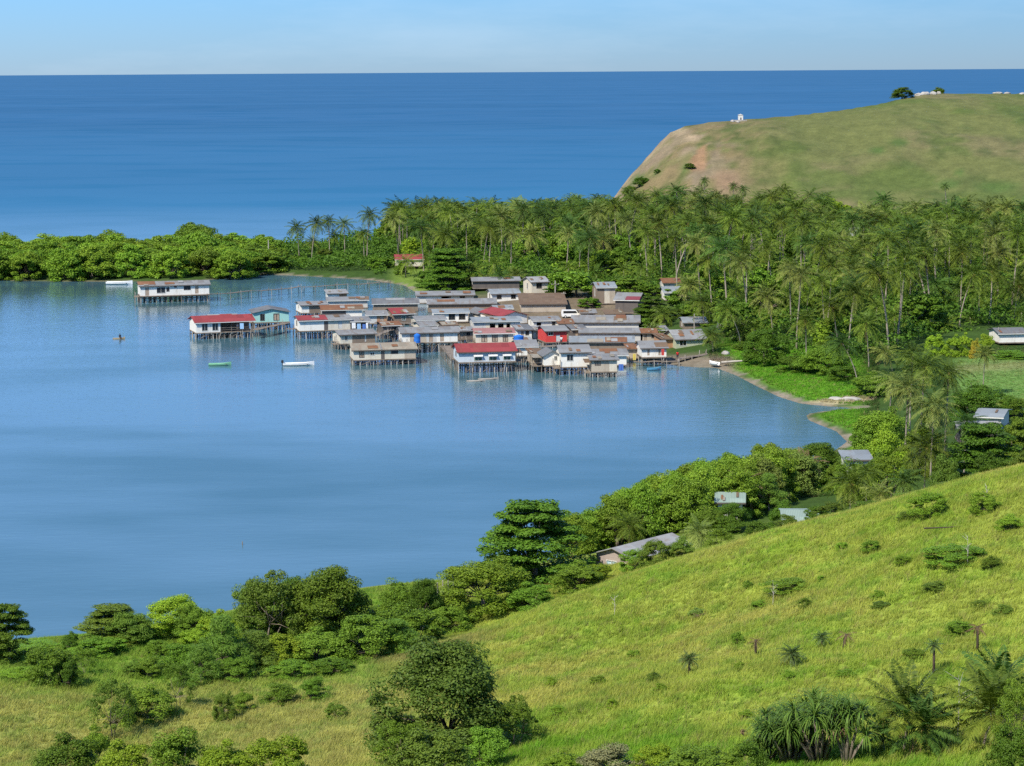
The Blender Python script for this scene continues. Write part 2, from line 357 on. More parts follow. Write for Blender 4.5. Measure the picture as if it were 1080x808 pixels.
# ---------------------------------------------------------------- foliage materials
def leaf_mat(name, lo, hi, trans=.20, rough=.5):
    m, n, l, b = nt(name)
    at = n.new('ShaderNodeAttribute'); at.attribute_name = 'tint'
    oi = n.new('ShaderNodeObjectInfo').outputs['Random']
    f = math_(n, l, 'ADD', math_(n, l, 'MULTIPLY', at.outputs['Fac'], .75), math_(n, l, 'MULTIPLY', oi, .25), clamp=True)
    c = mixc(n, l, lo, hi, f)
    hs = n.new('ShaderNodeHueSaturation'); l.new(c, hs.inputs['Color'])
    l.new(math_(n, l, 'MULTIPLY_ADD', oi, .030, .482), hs.inputs['Hue'])
    sc = math_(n, l, 'FRACT', math_(n, l, 'MULTIPLY', oi, 7.31))
    l.new(math_(n, l, 'MULTIPLY_ADD', sc, .45, .78), hs.inputs['Value'])
    l.new(hs.outputs[0], b.inputs['Base Color']); b.inputs['Roughness'].default_value = max(rough, .5); b.inputs['Specular IOR Level'].default_value = .14
    t = n.new('ShaderNodeBsdfTranslucent'); l.new(mixc(n, l, hs.outputs[0], (1.0, 1.15, .45), 1.0, 'MULTIPLY'), t.inputs['Color'])
    x = n.new('ShaderNodeMixShader'); x.inputs[0].default_value = trans
    l.new(b.outputs[0], x.inputs[1]); l.new(t.outputs[0], x.inputs[2]); l.new(x.outputs[0], n['Material Output'].inputs['Surface'])
    return m
LM = {
    'mid': leaf_mat('leaf_mid_green', (0.074, 0.148, 0.016), (0.210, 0.340, 0.030)),
    'dark': leaf_mat('leaf_dark_green', (0.050, 0.111, 0.012), (0.131, 0.222, 0.020)),
    'bright': leaf_mat('leaf_bright_green', (0.128, 0.248, 0.015), (0.319, 0.417, 0.031)),
    'olive': leaf_mat('leaf_olive', (0.077, 0.144, 0.018), (0.179, 0.261, 0.033)),
    'mangrove': leaf_mat('leaf_mangrove', (0.102, 0.206, 0.018), (0.248, 0.372, 0.031)),
    'tan': leaf_mat('leaf_tan_green', (0.131, 0.209, 0.034), (0.234, 0.308, 0.063)),
    'grey': leaf_mat('leaf_grey_green', (0.152, 0.172, 0.076), (0.356, 0.335, 0.144)),
    'fine': leaf_mat('leaf_feathery_green', (0.075, 0.159, 0.024), (0.190, 0.298, 0.035)),
    'palm': leaf_mat('palm_leaflet', (.036, .075, .009), (.165, .215, .024), .13, .38),
    'palmy': leaf_mat('palm_leaflet_yellowing', (0.105, 0.154, 0.028), (0.231, 0.259, 0.058), .13, .4),
    'palmd': leaf_mat('palm_leaflet_dark', (0.032, 0.081, 0.014), (0.103, 0.171, 0.026), .13, .38),
    'dead': leaf_mat('dead_frond_brown', (.110, .075, .035), (.240, .170, .085), .1, .8),
    'pandan': leaf_mat('pandanus_blade', (0.051, 0.122, 0.019), (0.154, 0.255, 0.038), .2, .35),
    'cycad': leaf_mat('cycad_frond', (0.044, 0.090, 0.028), (0.140, 0.188, 0.055), .2, .5),
    'flower': leaf_mat('yellow_leaf', (.34, .29, .03), (.48, .40, .05), .3, .5),
}
BARK = plain('bark_grey_brown', (.21, .17, .125), .9, .45, 3)
PBARK = plain('palm_bark', (.34, .29, .22), .9, .35, 2, streak=(.4, .4, 3))
DBARK = plain('dark_bark', (.085, .062, .045), .9, .4, 3)
rng = np.random.default_rng(7); random.seed(7)
def unit(v): return v / np.maximum(np.linalg.norm(v, axis=-1, keepdims=True), 1e-9)
def leaf_quads(C, N, L, W, g):
    """rhombic leaves at C facing N"""
    T = unit(np.cross(N, g.normal(size=C.shape))); B = np.cross(N, T)
    L = L[:, None]; W = W[:, None]
    fold = N * L * .12
    return np.stack([C - T * L / 2, C + B * W / 2 + fold, C + T * L / 2, C - B * W / 2 + fold], 1).reshape(-1, 3)
def crown_mesh(name, seed, kind, mat, nc=60, nl=70, leaf=.055):
    """a crown in a unit box: width 1, ground at 0, top at 1"""
    g = np.random.default_rng(seed)
    if kind in ('round', 'bush', 'mangrove', 'open'):
        z0 = {'round': .22, 'bush': .02, 'mangrove': .05, 'open': .3}[kind]
        d = unit(g.normal(size=(nc, 3))); d[:, 2] = np.where(d[:, 2] < -.5, -d[:, 2], d[:, 2])
        rad = g.uniform(.55, 1.0, nc) ** .6
        wob = .58 + .66 * fbm(np.arctan2(d[:, 1], d[:, 0]) * 1.3 + 9, d[:, 2] * 1.7 + seed, seed, 2)
        hw = .5 - .075
        c = d * (rad * wob)[:, None] * np.array([hw, hw, (1 - z0) / 2 - .03]); c[:, 2] += (1 + z0) / 2 - .02
        if kind in ('bush', 'mangrove'):                       # widest low down
            c[:, :2] *= (1.12 - .35 * np.clip(c[:, 2], 0, 1))[:, None]
        cr = g.uniform(.05, .155, nc)
        if kind == 'open': cr *= .72
    elif kind == 'layered':                                    # flat tiers on spreading limbs
        c = []; 
        for k in range(nc):
            t = g.choice([.16, .30, .44, .57, .70, .82, .93], p=[.14, .16, .17, .17, .15, .13, .08]); 
            rmax = .5 * (1.05 - .62 * max(t - .35, 0) / .65 * 1.1) - .05
            r = rmax * math.sqrt(g.uniform(.05, 1)); a = g.uniform(0, 2 * math.pi)
            c.append((r * math.cos(a), r * math.sin(a), t + g.normal() * .018 - .05 * (r / .5) ** 2))
        c = np.array(c); cr = g.uniform(.07, .125, nc)
    elif kind == 'casuarina':                                  # a feathery leaning spire
        t = g.uniform(.08, 1, nc) ** .9; r = .40 * (1.06 - t) ** .7 * np.sqrt(g.uniform(.1, 1, nc)); a = g.uniform(0, 2 * math.pi, nc)
        c = np.stack([r * np.cos(a), r * np.sin(a), t * .95], 1); cr = g.uniform(.06, .12, nc)
    lo_, hi_ = {'round': (.10, .96), 'bush': (.03, .94), 'mangrove': (.04, .95), 'open': (.22, .95), 'layered': (.07, .97), 'casuarina': (.06, .97), 'dense': (.10, .96)}[kind]
    zq = c[:, 2]; c[:, 2] = lo_ + (zq - zq.min()) / (zq.max() - zq.min()) * (hi_ - lo_)
    rm_ = np.percentile(np.hypot(c[:, 0], c[:, 1]), 93); c[:, :2] *= .44 / rm_
    n = nc * nl; ci = np.repeat(np.arange(nc), nl)
    d = unit(g.normal(size=(n, 3))); rr = g.uniform(.25, 1, n) ** .45
    flat = .38 if kind == 'layered' else .78
    off = d * (rr * cr[ci])[:, None] * np.array([1.15, 1.15, flat])
    C = c[ci] + off; C[:, 2] = np.clip(C[:, 2], .005, 1.02)
    up = np.array([0, 0, 1.0]); N = unit(d * .75 + up * (.9 if kind == 'layered' else .45) + g.normal(size=(n, 3)) * .5)
    L = leaf * g.uniform(.65, 1.4, n); W = L * g.uniform(.45, .7, n)
    if kind == 'casuarina': W = L * .22; L = L * 1.7; 
    tint = np.clip(np.repeat(g.uniform(.15, .85, nc), nl) * .5 + g.uniform(0, 1, n) * .5, 0, 1)
    V = leaf_quads(C, N, L, W, g)
    return np_mesh(name, V, 4, mat, {'tint': ('FLOAT', np.repeat(tint, 4))}), c
def wood_mesh(name, seed, centers, mat, base=.022, fork=.32, stems=1, kinds='tree'):
    g = np.random.default_rng(seed + 99); mb = MB()
    for s in range(stems):
        ax, ay = (0, 0) if stems == 1 else (g.uniform(-.08, .08), g.uniform(-.08, .08))
        f = Vector((ax * 2 + g.uniform(-.03, .03), ay * 2 + g.uniform(-.03, .03), fork))
        mb.tube([(ax, ay, -.06), (ax * 1.2, ay * 1.2, fork * .5), f], [base * 1.25, base, base * .8], 7)
        sel = g.permutation(len(centers))[:11 // stems + 3]
        for k in sel:
            e = Vector(centers[k]); 
            if e.z < fork * .8: continue
            mid = f.lerp(e, .5) + Vector((g.uniform(-.03, .03), g.uniform(-.03, .03), -.03 if e.z > fork + .2 else .04))
            mb.tube([f, mid, e], [base * .55, base * .36, base * .12], 5)
    return mb.mesh(name, mat, True)
TREE = {}
def variant(key, kind, seeds, mat, nc, nl, leaf, fork=.32, stems=1, base=.022, bark=None):
    TREE[key] = []
    for s in seeds:
        me, c = crown_mesh('crown', s, kind, LM[mat], nc, nl, leaf)
        TREE[key].append((me, wood_mesh('trunk', s, c, bark or BARK, base, fork, stems)))
variant('round', 'round', (1, 2, 3), 'mid', 105, 350, .025)
variant('round_far', 'round', (4, 5, 6, 7), 'mid', 60, 130, .056)
variant('bush', 'bush', (11, 12, 13, 14), 'mid', 70, 290, .031, .12, 3, .012)
variant('mangrove', 'mangrove', (21, 22, 23, 24), 'mangrove', 80, 170, .042, .2, 3, .012)
variant('mangrove_near', 'mangrove', (25, 26, 27), 'mangrove', 100, 260, .029, .2, 3, .012)
variant('layered', 'layered', (31, 32), 'dark', 120, 290, .029, .2)
variant('open', 'open', (41, 42, 43), 'olive', 70, 170, .024, .28, 2, .012)
variant('casuarina', 'casuarina', (51, 52), 'fine', 90, 150, .036, .3)
LM['oak'] = leaf_mat('leaf_deep_olive', (.050, .100, .015), (.120, .185, .026))
variant('dense', 'bush', (65,), 'oak', 115, 450, .022, .2, 1, .02, DBARK)
for k in ('dense',):                                           # a crown that reaches nearly to the ground
    pass
THINGS = []
def plant(name, label, cat, loc, w, h, key, mat=None, group=None, rz=None, k=None, wy=None):
    vs_ = TREE[key]; me, wood = vs_[(k if k is not None else random.randrange(len(vs_))) % len(vs_)]
    o = empty(name, loc, rz if rz is not None else random.uniform(0, 6.28), label, cat, group); o.scale = (w, wy or w, h)
    c = link('crown', me, o)
    if mat and mat != me.materials[0].name:
        c.material_slots[0].link = 'OBJECT'; c.material_slots[0].material = LM[mat]
    link('trunk', wood, o); THINGS.append(o); return o
def tree_px(name, label, cat, cx, ytop, wpx, key, Y=None, yb=None, **kw):
    """a plant whose foot is seen at (cx, yb), or that stands Y metres off with its foot hidden"""
    if Y is None: q = ground(cx, yb); Y = q.y
    x = PX(cx, Y); z = h1(x, Y); top = P(cx, ytop, Y).z
    return plant(name, label, cat, (x, Y, max(z, 0) - .05), wpx * Y / F, max(top - z, .4), key, **kw)
# ---------------------------------------------------------------- palms
def frond_geo(g, az, e0, L, droop, nleaf, wide, ll=.24, K=9, dead=False):
    """leaflets and rachis of one frond rooted at the origin"""
    V = []; t = np.linspace(0, 1, K + 1); e = e0 - droop * t ** 1.35
    ds = L / K; h = np.concatenate([[0], np.cumsum(np.cos((e[1:] + e[:-1]) / 2) * ds)]); z = np.concatenate([[0], np.cumsum(np.sin((e[1:] + e[:-1]) / 2) * ds)])
    ca, sa = math.cos(az), math.sin(az); S = np.array([-sa, ca, 0.])
    tw = g.uniform(-.25, .25)
    for s in (-1, 1):
        q = np.linspace(.14, .985, nleaf) + g.normal(size=nleaf) * .006
        hx = np.interp(q, t, h); hz = np.interp(q, t, z); ee = np.interp(q, t, e)
        B = np.stack([hx * ca, hx * sa, hz], 1)
        T = np.stack([np.cos(ee) * ca, np.cos(ee) * sa, np.sin(ee)], 1)
        Up = np.cross(T, S) * -1; Up = np.where(Up[:, 2:3] < 0, -Up, Up)
        ln = L * ll * np.sin(np.pi * np.clip(q * .82 + .16, 0, 1)) ** .8 * g.uniform(.85, 1.12, nleaf)
        D = unit(T * .62 + S * s * .80 + Up * (.18 + tw * s) + np.array([0, 0, -.30 if not dead else -1.2]) + g.normal(size=(nleaf, 3)) * .07)
        tip = B + D * ln[:, None] + np.array([0, 0, -1.]) * (ln * .22)[:, None]
        mid = B + D * (ln * .5)[:, None]
        Wd = unit(T + g.normal(size=T.shape) * .15) * (wide * L)
        V.append(np.stack([B, mid + Wd, tip, mid - Wd], 1).reshape(-1, 3))
    r = .010 * L; P_ = np.stack([h * ca, h * sa, z], 1)
    wq = np.linspace(1, .25, K + 1)[:, None] * r
    a = P_ + S * wq; b_ = P_ - S * wq
    V.append(np.stack([a[:-1], b_[:-1], b_[1:], a[1:]], 1).reshape(-1, 3))
    up = np.array([0, 0, 1.]) * wq; a = P_ + up; b_ = P_ - up
    V.append(np.stack([a[:-1], b_[:-1], b_[1:], a[1:]], 1).reshape(-1, 3))
    return np.concatenate(V)
def palm_crown(name, seed, nf, L, nleaf, wide, mat, emin=-35, emax=82, droop=(.7, 1.5), ll=.24, dead=False):
    g = np.random.default_rng(seed); V = []; tint = []
    for k in range(nf):
        q = (k + .5) / nf; az = k * 2.39996 + g.uniform(-.25, .25)
        e0 = R(emax + (emin - emax) * q ** .85) + g.uniform(-.12, .12)
        v = frond_geo(g, az, e0, L * g.uniform(.8, 1.08) * (.72 + .28 * min(q * 3, 1)), g.uniform(*droop), nleaf, wide, ll, dead=dead)
        V.append(v); tint.append(np.full(len(v), np.clip(.2 + .6 * q + g.uniform(-.2, .2), 0, 1)) + np.repeat(g.uniform(-.12, .12, len(v) // 4), 4))
    V = np.concatenate(V); return np_mesh(name, V, 4, LM[mat], {'tint': ('FLOAT', np.clip(np.concatenate(tint), 0, 1))})
def palm_trunk(lean, seed, r=.0115):
    g = np.random.default_rng(seed); mb = MB(); K = 8
    pts = [(lean * (t ** 1.6), .02 * math.sin(t * 4 + seed), t * (1 - lean * lean * .3)) for t in [k / K for k in range(K + 1)]]
    pts[0] = (0, pts[0][1], -.03)
    mb.tube(pts, [r * (1.7 if k == 0 else 1.15 - .35 * k / K) for k in range(K + 1)], 7)
    return mb.mesh('trunk', PBARK, True), Vector(pts[-1])
def nuts_mesh(seed):
    g = np.random.default_rng(seed); mb = MB()
    import bmesh
    bm = bmesh.new()
    for k in range(9):
        a = g.uniform(0, 6.28); r = g.uniform(.15, .34)
        ret = bmesh.ops.create_icosphere(bm, subdivisions=1, radius=.15, matrix=Matrix.Translation((r * math.cos(a), r * math.sin(a), g.uniform(-.55, -.15))))
    me = bpy.data.meshes.new('coconuts'); bm.to_mesh(me); bm.free()
    me.materials.append(NUT); return me
NUT = plain('coconut_husk', (.20, .16, .035), .6, .3, 4)
PT = [palm_trunk(a, s) for a, s in ((.02, 1), (.07, 2), (.14, 3), (.24, 4), (.36, 5))]
PC = [palm_crown('crown', 100 + k, nf, 5.0, 21, .0165, 'palm', -42, 82) for k, nf in enumerate((30, 32, 27, 34, 30))]
PD = [palm_crown('dead_fronds', 130 + k, 6, 3.6, 12, .011, 'dead', -75, -45, (.2, .5), .16, True) for k in range(3)]
NU = [nuts_mesh(k) for k in range(2)]
def palm(loc, h, lean_k, rz, crown_k, cs, mat=None, dead=True, name='coconut_palm', label=None, group=None, cat='palm tree', pc=None, thick=1.0):
    o = empty(name, loc, rz, label, cat, group)
    tm, top = PT[lean_k]
    t = link('trunk', tm, o); t.scale = (h * thick, h * thick, h) if thick != 1 else (h, h, h)
    c = link('crown', (pc or PC)[crown_k % len(pc or PC)], o); c.location = (top.x * h * (thick if thick != 1 else 1), top.y * h, top.z * h); c.scale = (cs, cs, cs); c.rotation_euler = (random.uniform(-.12, .12), random.uniform(-.12, .12), random.uniform(0, 6.28))
    if mat:
        c.material_slots[0].link = 'OBJECT'; c.material_slots[0].material = LM[mat]
    if dead:
        d = link('dead_fronds', PD[crown_k % 3], c)
        link('coconuts', NU[crown_k % 2], c)
    THINGS.append(o); return o
# ---------------------------------------------------------------- what grows where
# --- the far spit of mangroves, seen across the bay
g = np.random.default_rng(77)
def scatter(n, fn, mind, tries=6000):
    pts = []
    for _ in range(tries):
        if len(pts) >= n: break
        q = fn()
        if q is None: continue
        if all((q[0] - p[0]) ** 2 + (q[1] - p[1]) ** 2 > mind * mind for p in pts): pts.append(q)
    return pts
def in_land(x, y, m=1.0): return float(shore_dist(np.array([x]), np.array([y]))[0]) > m
LAND = []       # (px, phrase) of things one can find, used to say where a tree of the groves stands
def spit():
    px = g.uniform(-60, 292); Y = g.uniform(690, 690 + 85 * g.random() ** .6) if px < 250 else g.uniform(708, 775)
    return (PX(px, Y), Y)
spots = sorted(scatter(92, spit, 6.6), key=lambda q: q[1])
EDGE = []
for x, Y in spots:
    px = pix_of(x, Y, 5)[0]; front = Y < 712
    h = g.uniform(7.6, 10.0) * (1.0 if px < 230 else .86) - (Y - 730) * .01; w_ = g.uniform(10.5, 15)
    mk = 'mangrove' if g.random() < .7 else 'mid'
    if 195 < px < 240 and Y > 725: h += 2.2; mk = 'mid'
    o = plant('mangrove_tree', None, 'mangrove', (x, Y, .2), w_, h, 'mangrove', mat=mk, group='mangroves along the low spit')
    o['_px'] = px; o['_Y'] = Y; EDGE.append(o)
# --- the coconut grove between village and headland
FY = [(410, 665, 872), (470, 650, 885), (560, 652, 895), (620, 628, 900), (660, 610, 892), (700, 596, 868), (735, 560, 856), (775, 508, 844), (830, 492, 838), (900, 470, 836), (960, 478, 836), (1000, 512, 836), (1080, 520, 834), (1240, 520, 834)]
fpx = [q[0] for q in FY]; ff = [q[1] for q in FY]; fb = [q[2] for q in FY]
CLEAR = []      # (x, y, r) kept free of trees
def grove():
    px = g.uniform(414, 1150); Y0, Y1 = np.interp(px, fpx, ff), np.interp(px, fpx, fb)
    Y = Y0 + (Y1 - Y0) * g.random() ** 1.25; x = PX(px, Y)
    if any((x - c[0]) ** 2 + (Y - c[1]) ** 2 < c[2] ** 2 for c in CLEAR): return None
    if not in_land(x, Y, 9): return None
    return (x, Y)
GROVE = []
def grow_groves():
    pal = sorted(scatter(232, grove, 7.6, 12000), key=lambda q: q[1])
    for i, (x, Y) in enumerate(pal):
        px = pix_of(x, Y, 10)[0]
        h = g.uniform(11.5, 17.5)
        if px < 650: h = g.uniform(10.5, 14.5)
        back = sstep(.45, 1, (Y - np.interp(px, fpx, ff)) / (np.interp(px, fpx, fb) - np.interp(px, fpx, ff))); h = h - float(back) * (6.4 if px < 690 else 2.2 if px < 870 else 6.4)
        cs = g.uniform(1.0, 1.3) * (1.1 if px > 900 else 1); lk = int(g.choice(5, p=[.3, .3, .2, .13, .07])); rz = g.uniform(0, 6.28)
        r = g.random(); mat = None if r < .5 else 'palmy' if r < .74 else 'palmd'
        o = palm((x, Y, h1(x, Y) - .1), h, lk, rz, int(g.integers(5)), cs, mat, dead=g.random() < .72, group='coconut palms of the grove')
        o['_d'] = [float(px), float(Y), float(h), float(PT[lk][1].x * math.cos(rz)), 0 if mat is None else 1 if mat == 'palmy' else 2]
        GROVE.append(o)
    # broad-leaved trees among and behind the palms
    def broad():
        px = g.uniform(405, 1150); Y0, Y1 = np.interp(px, fpx, ff) + 6, np.interp(px, fpx, fb) + 6
        u = g.uniform(0, 1); Y = Y0 + (Y1 - Y0) * (u ** .6 if px < 720 or px > 930 else u); x = PX(px, Y)
        if any((x - c[0]) ** 2 + (Y - c[1]) ** 2 < (c[2] + 2) ** 2 for c in CLEAR) or not in_land(x, Y, 6): return None
        return (x, Y)
    for x, Y in sorted(scatter(185, broad, 7.8, 12000), key=lambda q: q[1]):
        px = pix_of(x, Y, 6)[0]; back = Y > np.interp(px, fpx, fb) - 75
        h = g.uniform(6.5, 9.5) if not back else g.uniform(8.5, 11.5)
        if px < 690 and back: h = g.uniform(5.6, 7.6)
        if px > 880 and back: h = g.uniform(6.5, 9.0)
        w_ = h * g.uniform(1.1, 1.5); r = g.random(); mk = 'mid' if r < .45 else 'dark' if r < .68 else 'mangrove' if r < .88 else 'bright'
        if px > 940 and back: mk = 'mid' if r < .5 else 'dark'
        o = plant('broadleaf_tree', None, 'tree', (x, Y, h1(x, Y) - .1), w_, h, 'round_far', mat=mk, group='leafy trees of the grove')
        o['_d'] = [float(px), float(Y), float(h), 0., {'mid': 3, 'dark': 4, 'mangrove': 5, 'bright': 6}[mk]]; GROVE.append(o)
    # the palms beyond counting further back: one mass
    low = [palm_crown('crown', 150 + k, 24, 5.0, 14, .020, 'palm', -42, 82) for k in range(3)]
    proto = [(np.array([v.co for v in q.vertices]), np.array([a.value for a in q.attributes['tint'].data])) for q in low]
    Vs, Ts, tm = [], [], MB(); have = [(o.location.x, o.location.y) for o in GROVE]; got = 0
    for _ in range(9000):
        young = got >= 170
        if got >= 340: break
        px = g.uniform(420, 1130); Y0, Y1 = np.interp(px, fpx, ff), np.interp(px, fpx, fb); Y = Y0 + (Y1 - Y0) * (g.uniform(.30, 1) if not young else g.uniform(.0, 1) ** 1.5); x = PX(px, Y)
        if any((x - c[0]) ** 2 + (Y - c[1]) ** 2 < (42 if not young else 16) for c in have) or not in_land(x, Y, 8) or any((x - c[0]) ** 2 + (Y - c[1]) ** 2 < c[2] ** 2 for c in CLEAR): continue
        have.append((x, Y)); got += 1; t_ = (Y - Y0) / (Y1 - Y0); h = g.uniform(10, 14.5) - float(sstep(.45, 1, t_)) * (6.2 if px < 690 else 1.6 if px < 870 else 5.6); z = h1(x, Y); a = g.uniform(0, 6.28); s_ = g.uniform(1.0, 1.25); h = g.uniform(1.0, 6.5) if young else h; s_ = s_ * (.85 if young else 1); lx, ly = g.normal(0, .06, 2) * h
        v, ti = proto[got % 3]; ca, sa = math.cos(a), math.sin(a)
        Vs.append(np.stack([(v[:, 0] * ca - v[:, 1] * sa) * s_ + x + lx, (v[:, 0] * sa + v[:, 1] * ca) * s_ + Y + ly, v[:, 2] * s_ + z + h], 1)); Ts.append(np.clip(ti + g.uniform(-.5, .4), 0, 1))
        tm.tube([(x, Y, z - .3), (x + lx * .4, Y + ly * .4, z + h * .6), (x + lx, Y + ly, z + h)], [.19, .15, .12], 5)
    mass = tag(link('distant_palms', np_mesh('distant_palms', np.concatenate(Vs), 4, LM['palm'], {'tint': ('FLOAT', np.concatenate(Ts))})), 'mass of farther and younger coconut palms filling the grove up to the headland', 'palm grove', kind='stuff')
    tm.build('trunks', PBARK, mass, smooth=True)
    # the low green tangle under the palms: nobody could count it
    N = 260000; px = g.uniform(395, 1230, N); Y0 = np.interp(px, fpx, ff) - 4; Y1 = np.interp(px, fpx, fb) + 4
    Y = np.sqrt(g.uniform(0, 1, N) * (Y1 ** 2 - Y0 ** 2) + Y0 ** 2); X = (px - 540) / F * Y
    e = N // 12; X[:e] = (g.uniform(268, 432, e) - 540) / F * 735; Y[:e] = g.uniform(702, 795, e); X[:e] *= Y[:e] / 735
    s = shore_dist(X, Y); keep = s > 7
    pq = 540 + F * X / Y; keep &= ~((pq > 408) & (pq < 452) & (Y < 706))
    for c in CLEAR: keep &= (X - c[0]) ** 2 + (Y - c[1]) ** 2 > (c[2] * .9) ** 2
    X, Y = X[keep], Y[keep]; n_ = len(X)
    top = .5 + 4.2 * sstep(.35, .72, fbm(X / 7, Y / 7, 61, 3)); Z = height(X, Y) + top * g.uniform(.1, 1, n_) ** .5
    N_ = unit(g.normal(size=(n_, 3)) * .6 + np.array([0, -.15, .8])); Ls = g.uniform(.45, 1.0, n_)
    V = leaf_quads(np.stack([X, Y, Z], 1), N_, Ls, Ls * .6, g)
    tint = np.clip(fbm(X / 9, Y / 9, 71) * .8 + g.uniform(-.2, .3, n_), 0, 1)
    tag(link('undergrowth', np_mesh('undergrowth', V, 4, LM['dark'], {'tint': ('FLOAT', np.repeat(tint * .3, 4))})), 'tangled green undergrowth filling the grove beneath the coconut palms', 'undergrowth', kind='stuff')  # tint cut down: the shadow gaps under the palms are painted into it
# --- landmarks trees in and around the village, single ones
BL = 'broadleaf_tree'
def T(label, cx, ytop, w, key, Y=None, yb=None, name=BL, cat='tree', **kw): return tree_px(name, label, cat, cx, ytop, w, key, Y, yb, **kw)
def village_trees():
    for k, (cx, yt, w_, Y, key, mk, lab) in enumerate((
        (752, 318, 40, 545, 'round_far', 'mid', 'green tree rising behind the dull green gabled house'), (778, 338, 36, 520, 'round_far', 'dark', 'dark tree right of the small shed hidden by palms'), (735, 318, 34, 560, 'round_far', 'mangrove', 'yellow green tree behind the wooden pole of the gabled house'),
        (712, 326, 36, 565, 'round_far', 'dark', 'dark tree just right of the layered dark tree'), (766, 362, 22, 500, 'bush', 'mid', 'bush beside the pale rock at the palm foot'), (786, 360, 26, 494, 'bush', 'dark', 'low dark bush left of the round dark shore tree'), (726, 350, 20, 528, 'bush', 'mid', 'bush squeezed behind the pale gabled roof'),
        (640, 302, 30, 620, 'round_far', 'dark', 'dark tree behind the two-storey hut'), (622, 305, 26, 626, 'round_far', 'mid', 'green tree left of the two-storey hut'), (690, 300, 40, 600, 'round_far', 'mid', 'green tree behind the hidden grey shacks'), (664, 312, 24, 588, 'bush', 'mid', 'bush between the two-storey hut and the awning shed'),
        (724, 300, 44, 585, 'round_far', 'mid', 'broad green tree right of the hidden grey shacks'), (748, 342, 26, 535, 'bush', 'mangrove', 'light bush between the gabled house and the half hidden shed'), (534, 294, 36, 645, 'round_far', 'mid', 'green tree behind the long closing roof of the back row'), (512, 290, 30, 650, 'round_far', 'tan', 'tan leafed tree above the long closing roof'), (576, 288, 30, 640, 'round_far', 'mid', 'green tree right behind the tall white house'))):
        tree_px(BL if key != 'bush' else 'village_bush', lab, 'tree' if key != 'bush' else 'bush', cx, yt, w_, key, Y, mat=mk)
    for cx, yc, Y, b_, cs, mat, lab in ((528, 292, 636, 530, .9, 'palmd', 'palm above the white back row house, left of the tall white one'), (700, 330, 548, 699, .85, None, 'palm rising just right of the dark layered tree'), (740, 318, 535, 742, .95, None, 'tall palm above the wooden pole of the gabled house'), (728, 300, 575, 726, 1.0, 'palmy', 'yellowish palm behind the gabled house row'), (779, 345, 505, 777, .9, None, 'palm between the half hidden shed and the round shore tree'), (497, 285, 640, 500, 1.0, None, 'palm beside the big dark spreading tree'), (545, 290, 650, 545, .9, 'palmy', 'yellow palm over the closing roof of the back row')):
        palm_px(lab, cx, yc, Y, b_, cs=cs, mat=mat, crown=int(cx) % 5, group='coconut palms standing alone')
    T('big dark spreading tree standing between the small beach and the back row of houses', 474, 262, 64, 'layered', 640, mat='dark', k=0)
    T('dark tree filling the gap at the left foot of the big spreading tree', 452, 285, 26, 'round_far', 655, mat='dark')
    T('bright green tree behind the two utility poles', 608, 286, 62, 'round_far', 604, mat='mid')
    T('smaller round tree beside the two-storey hut with a blue roof', 621, 314, 26, 'round_far', 586, mat='mid')
    T('dark low tree right behind the utility poles', 590, 303, 36, 'round_far', 606, mat='dark')
    T('green tree above the shed with the maroon awning', 662, 293, 48, 'round_far', 606, mat='mid')
    T('dark layered tree in front of the hidden grey shacks', 688, 312, 42, 'layered', 556, mat='dark', k=1)
    T('low dark tree at the corner of the maroon awning shed', 676, 335, 24, 'round_far', 548, mat='mid')
    T('round dark shore tree with a pale trunk above the grass bank', 806, 346, 52, 'round', 474, mat='dark', k=0)
    T('dense dark bush at the back of the grass bank', 842, 372, 46, 'bush', 462, mat='dark')
    T('glossy green tree at the right end of the grass bank', 870, 366, 60, 'round', 456, mat='mid', k=1)
    T('dark drooping tree over the right end of the grass bank', 888, 385, 40, 'bush', 446, mat='dark')
    T('low green thicket right of the grass bank, behind the rubble spit', 925, 392, 56, 'bush', 428, mat='mid')
    T('round green bush by the small beach house with the red roof', 425, 276, 16, 'bush', 690, mat='mid')
    T('light green bush standing left of the red roofed beach house', 402, 270, 26, 'bush', 706, mat='mid')
    T('dark tree close to the palms on the end of the spit', 378, 268, 26, 'round_far', 730, mat='dark')
    T('brownish tree under the palms on the end of the spit', 346, 262, 22, 'round_far', 728, mat='olive')
    T('low bush on the sand below the spit palms', 366, 276, 24, 'bush', 716, mat='mid')
    T('green bush at the foot of the tall bare pole', 300, 268, 30, 'mangrove', 735, mat='mid')
    T('bush between the spit palms and the small beach', 325, 272, 26, 'bush', 722, mat='mid')
    T('dark round tree at the hilltop by the pale rocks', 948, 92, 26, 'mangrove', 1076, mat='dark')
    T('small bush on the hilltop behind the pale rocks', 984, 92, 16, 'mangrove', 1104, mat='dark')
    for q in ((727, 172, 12, 900, 'dark scrub bush beside the orange landslip'), (676, 186, 18, 925, 'long patch of scrub on the left cliff of the headland'), (693, 178, 9, 905, 'small scrub bush in the middle of the bare cliff'), (664, 196, 16, 935, 'scrub bush low on the seaward cliff')):
        T(q[4], q[0], q[1], q[2], 'mangrove', None, q[1] + q[2] * .55, mat='dark', name='scrub_bush', cat='bush')
    # yellowing croton and bananas by the field
    T('yellow leaved shrub among the banana plants above the field', 1028, 357, 11, 'bush', 467, mat='flower', name='flowering_shrub', cat='shrub')
    T('second yellow shrub, lower, at the edge of the field', 1026, 364, 9, 'bush', 465, mat='flower', name='flowering_shrub', cat='shrub')
